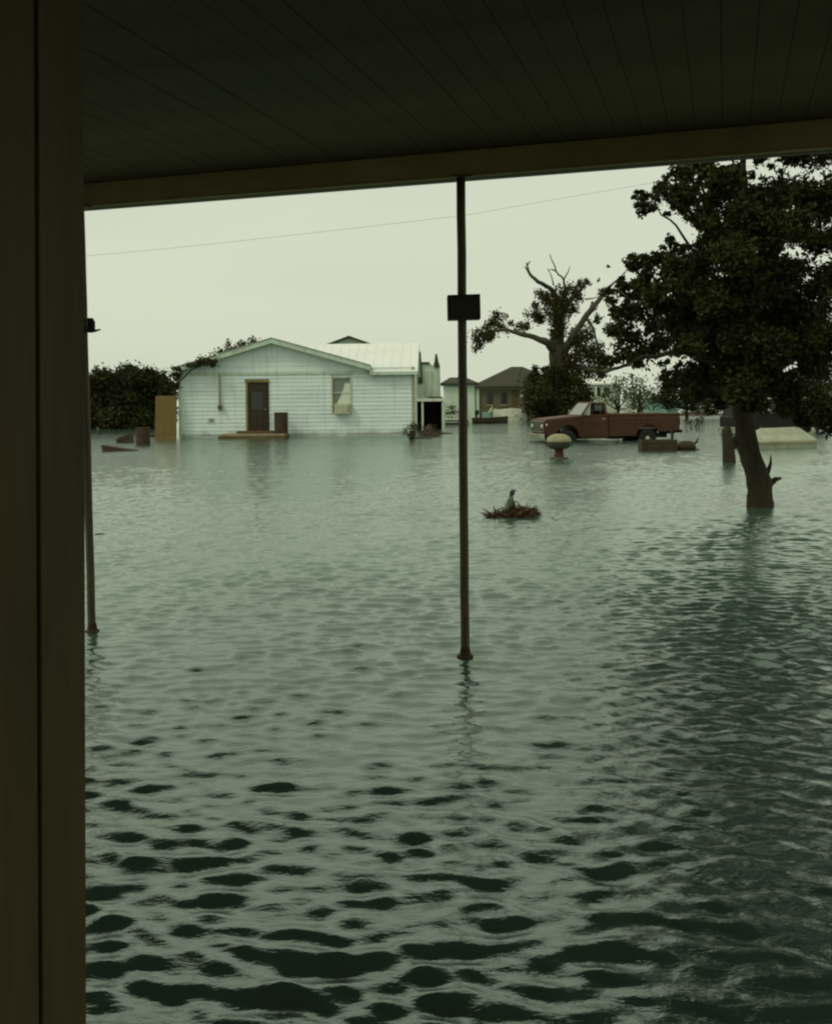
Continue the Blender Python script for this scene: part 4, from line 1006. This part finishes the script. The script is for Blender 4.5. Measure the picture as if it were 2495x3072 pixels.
# ================================================================== THINGS BY THE PICKUP
c = wat(1676, 1378); c.z = 0
dt = thing('domed_drum', 'round pale-topped drum on a short reddish stem before the pickup front wheel', 'drum', Vector((c.x, c.y, GZ)))
MB().lathe([(.12, .03), (.13, .07), (.11, .18), (.12, .28)], c, 16).build('stem', 'red_brick', dt, smooth=True)
MB().lathe([(.25, GZ), (.26, -.02), (.24, .045), (.125, .075)], c, 18).build('foot', 'dome_dark', dt, smooth=True)
MB().lathe([(.10, .26), (.22, .275), (.29, .33), (.315, .42), (.318, .46), (.30, .47)], c, 24).build('bowl', 'dome_dark', dt, smooth=True)
MB().lathe([(.325, .455), (.325, .475), (.31, .53), (.265, .585), (.19, .63), (.10, .655), (.02, .66)], c, 24).build('dome', 'dome_pale', dt, smooth=True)
for sg in (-1, 1):
    MB().tube([(c.x + sg * .30, c.y - .02, .40), (c.x + sg * .35, c.y - .02, .41), (c.x + sg * .35, c.y - .02, .35), (c.x + sg * .28, c.y - .02, .34)], .010, 6).build('handle', 'rust', dt)

p = wat(1980, 1352)
cr = thing('floating_crate', 'long dark wooden crate floating below the pickup tail', 'crate', p)
w = .58
for i in range(4):
    z0 = -.14 + i * .118
    MB().box(p.x - w, p.x + .42, p.y - .30 - .004 * (i % 2), p.y - .27, z0, z0 + .108).build('slat', 'wet_wood', cr)
    MB().box(p.x - w, p.x + .42, p.y + .27, p.y + .30, z0, z0 + .108).build('slat', 'wet_wood', cr)
for x in (p.x - w, p.x + .40):
    MB().box(x - .022, x - .001, p.y - .27, p.y + .27, -.14, .33).build('end_panel', 'wet_wood', cr)
for x in (p.x - w + .02, p.x - .1, p.x + .34):
    MB().box(x, x + .07, p.y - .325, p.y - .305, -.14, .335).build('batten', 'wet_wood', cr)
MB().box(p.x - w, p.x + .40, p.y - .268, p.y + .268, .25, .30).build('lid', 'wet_wood', cr)
q = wat(2018, 1346)
MB().tube([q + Vector((0, .1, -.2)), q + Vector((.0, .1, .3)), q + Vector((-.01, .1, .72))], [.045, .045, .04], 8).build('stake', 'bark', None, origin=q)
tag(col.objects[-1], 'thin stake standing upright behind the floating crate', 'stake')
q = wat(2058, 1350)
lg = thing('drift_stump', 'rounded drift stump with a stub branch floating at the end of the crate', 'stump', q)
MB().tube([q + Vector((-.30, .05, .0)), q + Vector((-.1, 0, .13)), q + Vector((.12, 0, .12)), q + Vector((.26, 0, .02))], [.12, .17, .16, .08], 10, True, .08).build('trunk', 'wet_wood', lg, smooth=True)
MB().tube([q + Vector((.18, 0, .14)), q + Vector((.30, 0, .24)), q + Vector((.36, 0, .36))], [.05, .04, .02], 6).build('stub', 'wet_wood', lg)
MB().tube([q + Vector((.2, 0, -.03)), q + Vector((.38, -.02, .02))], [.04, .02], 6).build('stub', 'wet_wood', lg)

# ================================================================== FLOATING BRUSH WITH A BIRD
bc = wat(1533, 1552)
br = thing('floating_brush', 'ragged brown clump of dead brush floating on open water', 'brush', bc)
mb = MB()
for i in range(420):
    u = random.gauss(.06, .16); u = max(-.33, min(.33, u)); prof = .115 * (1 - (abs(u - .08) / .45) ** 1.6)
    p = bc + Vector((u, random.gauss(0, .10), random.uniform(-.02, max(.02, prof * 1.05))))
    d = Vector((random.gauss(u * 1.4, .7), random.gauss(0, .7), random.gauss(.25, .5))).normalized() * random.uniform(.04, .12)
    mb.tube([p, p + d * .5 + Vector((0, 0, .008)), p + d], [.0065, .005, .002], 4)
for (x0, z0, x1, z1) in ((-.25, .03, -.38, .12), (-.2, .05, -.235, .16), (-.28, .02, -.40, .06), (.28, .05, .37, .11), (.3, .02, .38, .05), (-.17, .01, -.20, -.05), (.10, .09, .145, .15), (.25, .08, .33, .14)):
    mb.tube([bc + Vector((x0, random.uniform(-.05, .05), z0)), bc + Vector(((x0 + x1) / 2, 0, (z0 + z1) / 2 + .012)), bc + Vector((x1, 0, z1))], [.012, .009, .004], 5)
mb.build('twigs', 'dead_brush', br)
leaf_mesh('dead_leaves', [(bc + Vector((.10, 0, .05)), (.17, .14, .07), 420), (bc + Vector((.22, 0, .05)), (.11, .1, .065), 220), (bc + Vector((-.08, 0, .035)), (.17, .12, .05), 330), (bc + Vector((-.24, 0, .03)), (.10, .08, .04), 120), (bc + Vector((.02, 0, .09)), (.10, .08, .04), 160)], .045, 'dead_brush', br, 9)
bp = bc + Vector((-.012, 0, .105))
bd = thing('perched_bird', 'small upright dark-headed bird perched on the floating brush', 'bird', bp)
m = MB()
spine = [((-.075, 0, -.035), .008), ((-.050, 0, -.004), .016), ((-.022, 0, .032), .042), ((-.004, 0, .070), .054), ((.004, 0, .110), .050), ((.008, 0, .142), .036), ((.012, 0, .166), .027), ((.018, 0, .190), .027), ((.026, 0, .212), .035), ((.036, 0, .230), .033), ((.052, 0, .238), .020), ((.068, 0, .238), .006), ((.092, 0, .232), .002)]
m.tube([bp + Vector(a) for a, _ in spine], [r for _, r in spine], 14)
body = m.build('body', 'bird_body', bd, smooth=True)
body.data.materials.append(M['bird_head'])
for pl in body.data.polygons:
    if pl.center.z > .178: pl.material_index = 1
for s in (-1, 1):
    wg = [(-.075, -.03), (-.03, .01), (.012, .09), (.016, .128), (-.012, .14), (-.038, .10), (-.06, .03)]
    MB().poly([bp + Vector((x, s * .042, z)) for x, z in wg], (0, s * .012, 0)).build('wing', 'bird_body', bd, bevel=.004)
    MB().tube([bp + Vector((-.005, s * .016, .035)), bp + Vector((.006, s * .017, .0)), bp + Vector((.0, s * .018, -.04))], [.009, .005, .004], 6).tube([bp + Vector((0, s * .018, -.04)), bp + Vector((.03, s * .024, -.044))], .003, 5).build('leg', 'rust', bd)
# bent twig beside it belongs to the brush
MB().tube([bp + Vector((.03, -.01, .03)), bp + Vector((.055, -.01, .098)), bp + Vector((.085, -.01, .105)), bp + Vector((.112, -.01, .05)), bp + Vector((.13, -.01, .0))], [.012, .010, .009, .008, .009], 6).build('bent_twig', 'dead_brush', br, smooth=True)

# ================================================================== NEAR TREE ON THE RIGHT
def near_tree():
    Y = 13.9
    base = wat(2272, 1520); Y = base.y
    t = thing('leaning_tree', 'big dark leafy tree with a leaning trunk rising from the flood', 'tree', Vector((base.x, base.y, GZ)))
    def q(x, y, r, dy=0): return (D(x, y, Y + dy), r)
    b2 = base + Vector((.03, 0, GZ))
    limb('trunk', [(b2, .20), q(1586, 1050, .180), q(1584, 1010, .165), q(1568, 960, .145), q(1556, 915, .140), q(1550, 865, .140), q(1550, 800, .145, .1), q(1552, 740, .145, .2), q(1550, 670, .15, .2), q(1545, 600, .13, .2), q(1540, 520, .10, .3), q(1545, 430, .07, .3), q(1550, 340, .04, .3)], t, 'bark', 16, .012, .09)
    for pts in ([q(1548, 800, .10), q(1500, 760, .06, -.3), q(1430, 735, .038, -.6), q(1340, 745, .022, -.8), q(1270, 770, .01, -.9)],
                [q(1550, 740, .12), q(1490, 690, .09, .4), q(1410, 640, .06, .9), q(1350, 600, .03, 1.2), q(1315, 550, .012, 1.3)],
                [q(1550, 680, .10), q(1500, 600, .05, -.6), q(1460, 540, .022, -1), q(1410, 470, .014, -1.2), q(1370, 430, .008, -1.2)],
                [q(1548, 640, .10), q(1600, 560, .07, .5), q(1650, 470, .05, .8), q(1700, 380, .02, 1)],
                [q(1552, 760, .11), q(1610, 700, .08, -.5), q(1670, 660, .05, -.8), q(1730, 620, .03, -1)],
                [q(1542, 560, .09), q(1500, 470, .05, .4), q(1450, 390, .03, .6), q(1430, 330, .015, .6)],
                [q(1550, 820, .09), q(1490, 815, .05, .6), q(1430, 800, .03, 1.0)],
                [q(1550, 800, .09), q(1600, 790, .05, .6), q(1660, 770, .03, 1.0)]):
        limb('limb', pts, t, 'bark', 8, .03)
    # stubs near the foot, and the broken snag on the right
    limb('snag', [q(1588, 1003, .05), q(1600, 987, .04), q(1607, 968, .022), q(1608, 950, .006)], t, 'bark', 7, .004)
    limb('snag', [q(1592, 1028, .06), q(1608, 1008, .05), q(1618, 1000, .035), q(1630, 998, .015)], t, 'bark', 7, .006)
    limb('snag', [q(1548, 912, .07), q(1538, 918, .06), q(1529, 925, .045)], t, 'bark', 7, .004)
    front = []                                    # boughs on the near side hide the stem
    cl = [(1440, 355, 34), (1385, 400, 32), (1350, 432, 20), (1342, 412, 14), (1420, 395, 36), (1415, 430, 22), (1440, 450, 16), (1470, 350, 30), (1500, 385, 42), (1545, 400, 36), (1530, 355, 22), (1590, 330, 18), (1595, 420, 40), (1480, 440, 36), (1530, 460, 46), (1585, 500, 46), (1500, 500, 44), (1545, 540, 56), (1450, 560, 44), (1405, 565, 36), (1370, 545, 26), (1330, 545, 20), (1350, 575, 26), (1320, 555, 12), (1425, 520, 16), (1395, 500, 10),
          (1380, 610, 44), (1335, 610, 28), (1300, 605, 20), (1440, 620, 52), (1500, 600, 52), (1560, 600, 56), (1600, 600, 44), (1295, 650, 24), (1275, 625, 14), (1330, 655, 34), (1390, 670, 44), (1450, 680, 52), (1520, 670, 56), (1580, 680, 54), (1285, 690, 22), (1320, 705, 30), (1300, 735, 22), (1350, 735, 28), (1380, 715, 34), (1430, 725, 40), (1490, 735, 48), (1550, 745, 52), (1600, 740, 46), (1275, 755, 14), (1330, 755, 14),
          (1470, 780, 36), (1430, 790, 26), (1400, 800, 20), (1510, 800, 40), (1565, 800, 40), (1600, 810, 34), (1450, 825, 22), (1500, 840, 20), (1385, 790, 10), (1600, 460, 30), (1560, 640, 40),
          (1660, 330, 40), (1640, 400, 46), (1700, 420, 50), (1650, 480, 50), (1710, 500, 50), (1650, 570, 52), (1710, 590, 52), (1650, 650, 52), (1710, 680, 52), (1650, 740, 50), (1710, 760, 50), (1650, 810, 36), (1720, 300, 50), (1480, 285, 45), (1550, 270, 50), (1620, 260, 50), (1420, 300, 30), (1500, 215, 45), (1580, 190, 50), (1650, 190, 50)]
    for (x, y, r) in ((1470, 560, 40), (1530, 520, 44), (1590, 550, 44), (1440, 640, 40), (1500, 620, 46), (1560, 620, 50), (1610, 640, 46), (1480, 700, 44), (1540, 700, 50), (1600, 720, 50), (1520, 770, 44), (1570, 780, 46), (1540, 820, 36), (1580, 830, 34), (1610, 790, 40), (1560, 850, 18), (1660, 700, 50), (1710, 720, 50), (1480, 480, 36), (1540, 440, 40), (1590, 470, 40), (1650, 830, 40), (1700, 845, 40), (1680, 868, 30), (1725, 880, 36), (1640, 850, 24), (1420, 690, 34), (1500, 400, 34), (1380, 640, 30)):
        yy = Y - random.uniform(.7, 1.7); rm = r * DS * yy / F_PX
        front.append((D(x, y, yy), (rm, rm * .9, rm * .9), int(800 * (r / 40.0) ** 2)))
    cs = list(front)
    for (x, y, r) in cl:
        dep = min(1.9, .35 + r * .03)
        yy = Y + random.uniform(-dep, dep); rm = r * DS * yy / F_PX
        cs.append((D(x, y, yy), (rm, rm * 1.4, rm * .9), int((1150 if x > 1470 else 800) * (r / 40.0) ** 2)))
    for (x, y, r) in cl:                          # loose sprays fraying the outline
        if x > 1500 and y > 420: continue
        for k in range(3):
            a = random.uniform(0, 6.28); d = r * random.uniform(.9, 1.35); yy = Y + random.uniform(-.8, .8)
            rm = random.uniform(5, 10) * DS * yy / F_PX
            cs.append((D(x + d * math.cos(a), y + d * math.sin(a), yy), (rm * 1.3, rm, rm), random.randint(18, 46)))
    leaf_mesh('crown', cs, .078, 'leaf_near', t, 8, .24)
    # the top of the crown, hidden behind the porch roof but mirrored in the water
    cs = []
    for i in range(75):
        a = random.uniform(0, 6.28); r = random.random() ** .5 * 3.0; z = random.uniform(6.6, 9.6)
        k = max(.3, 1 - ((z - 6.6) / 3.6) ** 2)
        cs.append((Vector((base.x + .55 + r * k * math.cos(a), Y + r * k * math.sin(a), z)), (.62, .62, .5), 700))
    leaf_mesh('crown_top', cs, .12, 'leaf_near', t, 8, .32)
    limb('trunk_top', [q(1550, 340, .045, .3), (Vector((base.x - .1, Y + .2, 7.0)), .03), (Vector((base.x + .1, Y, 8.6)), .012)], t, 'bark')
near_tree()
# post-like stump left of the trunk
sp = wat(2182, 1388)
st = thing('broken_stump', 'dark broken stump standing in the water left of the leaning trunk', 'stump', Vector((sp.x, sp.y, GZ)))
MB().tube([Vector((sp.x + .05, sp.y, GZ)), sp + Vector((.03, 0, .1)), sp + Vector((0, 0, .45)), sp + Vector((-.03, 0, .75)), sp + Vector((-.02, 0, .86))], [.16, .15, .13, .125, .08], 12, True, .07).build('trunk', 'bark', st, smooth=True)
MB().tube([sp + Vector((.06, 0, .34)), sp + Vector((.22, .03, .44)), sp + Vector((.33, .05, .50))], [.09, .08, .05], 8, True, .07).build('stub', 'bark', st, smooth=True)

# ================================================================== VAN AND COVERED BOAT, far right
def build_van():
    W = Wall(wat(2238, 1302), wat(2475, 1296)); L = W.len
    t = thing('dark_van', 'dark boxy van parked in the flood behind the leaning tree', 'van', W.P(L / 2, .9, GZ))
    zt = W.uz(2300, 1196)[1]; zw = W.uz(2300, 1218)[1]; zb = W.uz(2300, 1245)[1]
    pts = [(0, .12), (0, zb - .1), (.10, zb), (.34, zt - .12), (.5, zt - .02), (L - .1, zt - .02), (L, zt - .15), (L, .12)]
    MB().poly([W.P(u, 0, z) for u, z in pts], W.v * 1.85).build('body', 'van', t, bevel=.04)
    MB().wbox(W, .45, L - .05, -.02, 1.87, zt - .019, zt + .05).build('roof', 'white_paint', t, bevel=.02)
    u = .42
    for k, wd in enumerate((.62, .8, .8)):
        if u + wd > L - .1: break
        w = MB().wbox(W, u, u + wd, -.012, -.001, zb + .04, zt - .13).build('window', 'dark_pane', t)
        for a, b, c, e in ((u - .03, u - .001, zb + .01, zt - .10), (u + wd + .001, u + wd + .03, zb + .01, zt - .10), (u, u + wd, zt - .129, zt - .10), (u, u + wd, zb + .01, zb + .039)):
            MB().wbox(W, a, b, -.022, -.001, c, e).build('window_frame', 'van', w)
        u += wd + .14
    m0, mz = W.uz(2299, 1229); MB().wbox(W, m0 - .10, m0 + .08, -.22, -.03, mz - .06, mz + .05).build('mirror', 'chrome', t, bevel=.02)
    for uu in (.75, L - .8):
        c = W.P(uu, -.005, GZ + .34)
        wh = MB().lathe([(.2, -.02), (.33, -.015), (.34, .1), (.33, .2), (.2, .2)], c, 20, 'Y').build('wheel', 'rubber', t, smooth=True)
        MB().lathe([(.2, -.025), (.12, -.05), (.03, -.055)], c, 16, 'Y').build('rim', 'chrome', wh, smooth=True)
    MB().wbox(W, -.10, 0, -.02, 1.87, .12, .28).build('bumper', 'chrome', t, bevel=.02)
build_van()
def covered_boat():
    W = Wall(wat(2262, 1348), wat(2450, 1343)); L = W.len
    t = thing('covered_boat', 'low boat under a pale canvas cover right of the leaning trunk', 'boat', W.P(L / 2, .6, 0))
    hull_pts = [(0.0, .10), (.25, -.12), (L, -.12), (L, .22), (.0, .20)]
    MB().poly([W.P(u, 0, z) for u, z in hull_pts], W.v * 1.3).build('hull', 'canvas', t, bevel=.03)
    MB().poly([W.P(.0 + u, -.03, z) for u, z in ((0, .17), (L, .17), (L, .24), (0, .22))], W.v * 1.36).build('rub_rail', 'trim_beige', t)
    zt = W.uz(2322, 1286)[1]; ut = W.uz(2322, 1286)[0]
    a = [W.P(0, -.02, .221), W.P(L, -.02, .241), W.P(L, 1.32, .241), W.P(0, 1.32, .221)]
    r = [W.P(ut, .65, zt), W.P(L - .2, .65, zt + .02)]
    MB().add(a + r, [(3, 2, 1, 0), (0, 1, 5, 4), (1, 2, 5), (2, 3, 4, 5), (3, 0, 4)]).build('cover', 'canvas', t)
covered_boat()

# ================================================================== OVERHEAD WIRES
def wire(label, pts, Y, r):
    P = [at(x, y, Y) for x, y in pts]
    a = P[0] + (P[0] - P[1]) * 1.5; b = P[-1] + (P[-1] - P[-2]) * 2.0
    P = [a] + P + [b]
    tag(MB().tube(P, r, 5).build('power_line', 'wire', None, origin=P[len(P) // 2]), label, 'wire')
wire('thin slack power line crossing the pale sky above the white house', [(260, 768), (520, 744), (900, 703), (1240, 664), (1400, 645), (1700, 592), (1960, 548)], 31, .0055)

# ================================================================== look-alikes share a group
GROUPS = {'dense_tree': 'dark trees on the near shore', 'shore_tree': 'shrubby trees on the far shore', 'pale_tree': 'pale trees behind the pickup', 'barrel': 'dark barrels about the white house',
          'drift_plank': 'planks adrift in the flood', 'water_shoots': 'shoots standing in open water'}
for o in list(col.objects):
    if o.parent is None and o.name.split('.')[0] in GROUPS: o['group'] = GROUPS[o.name.split('.')[0]]
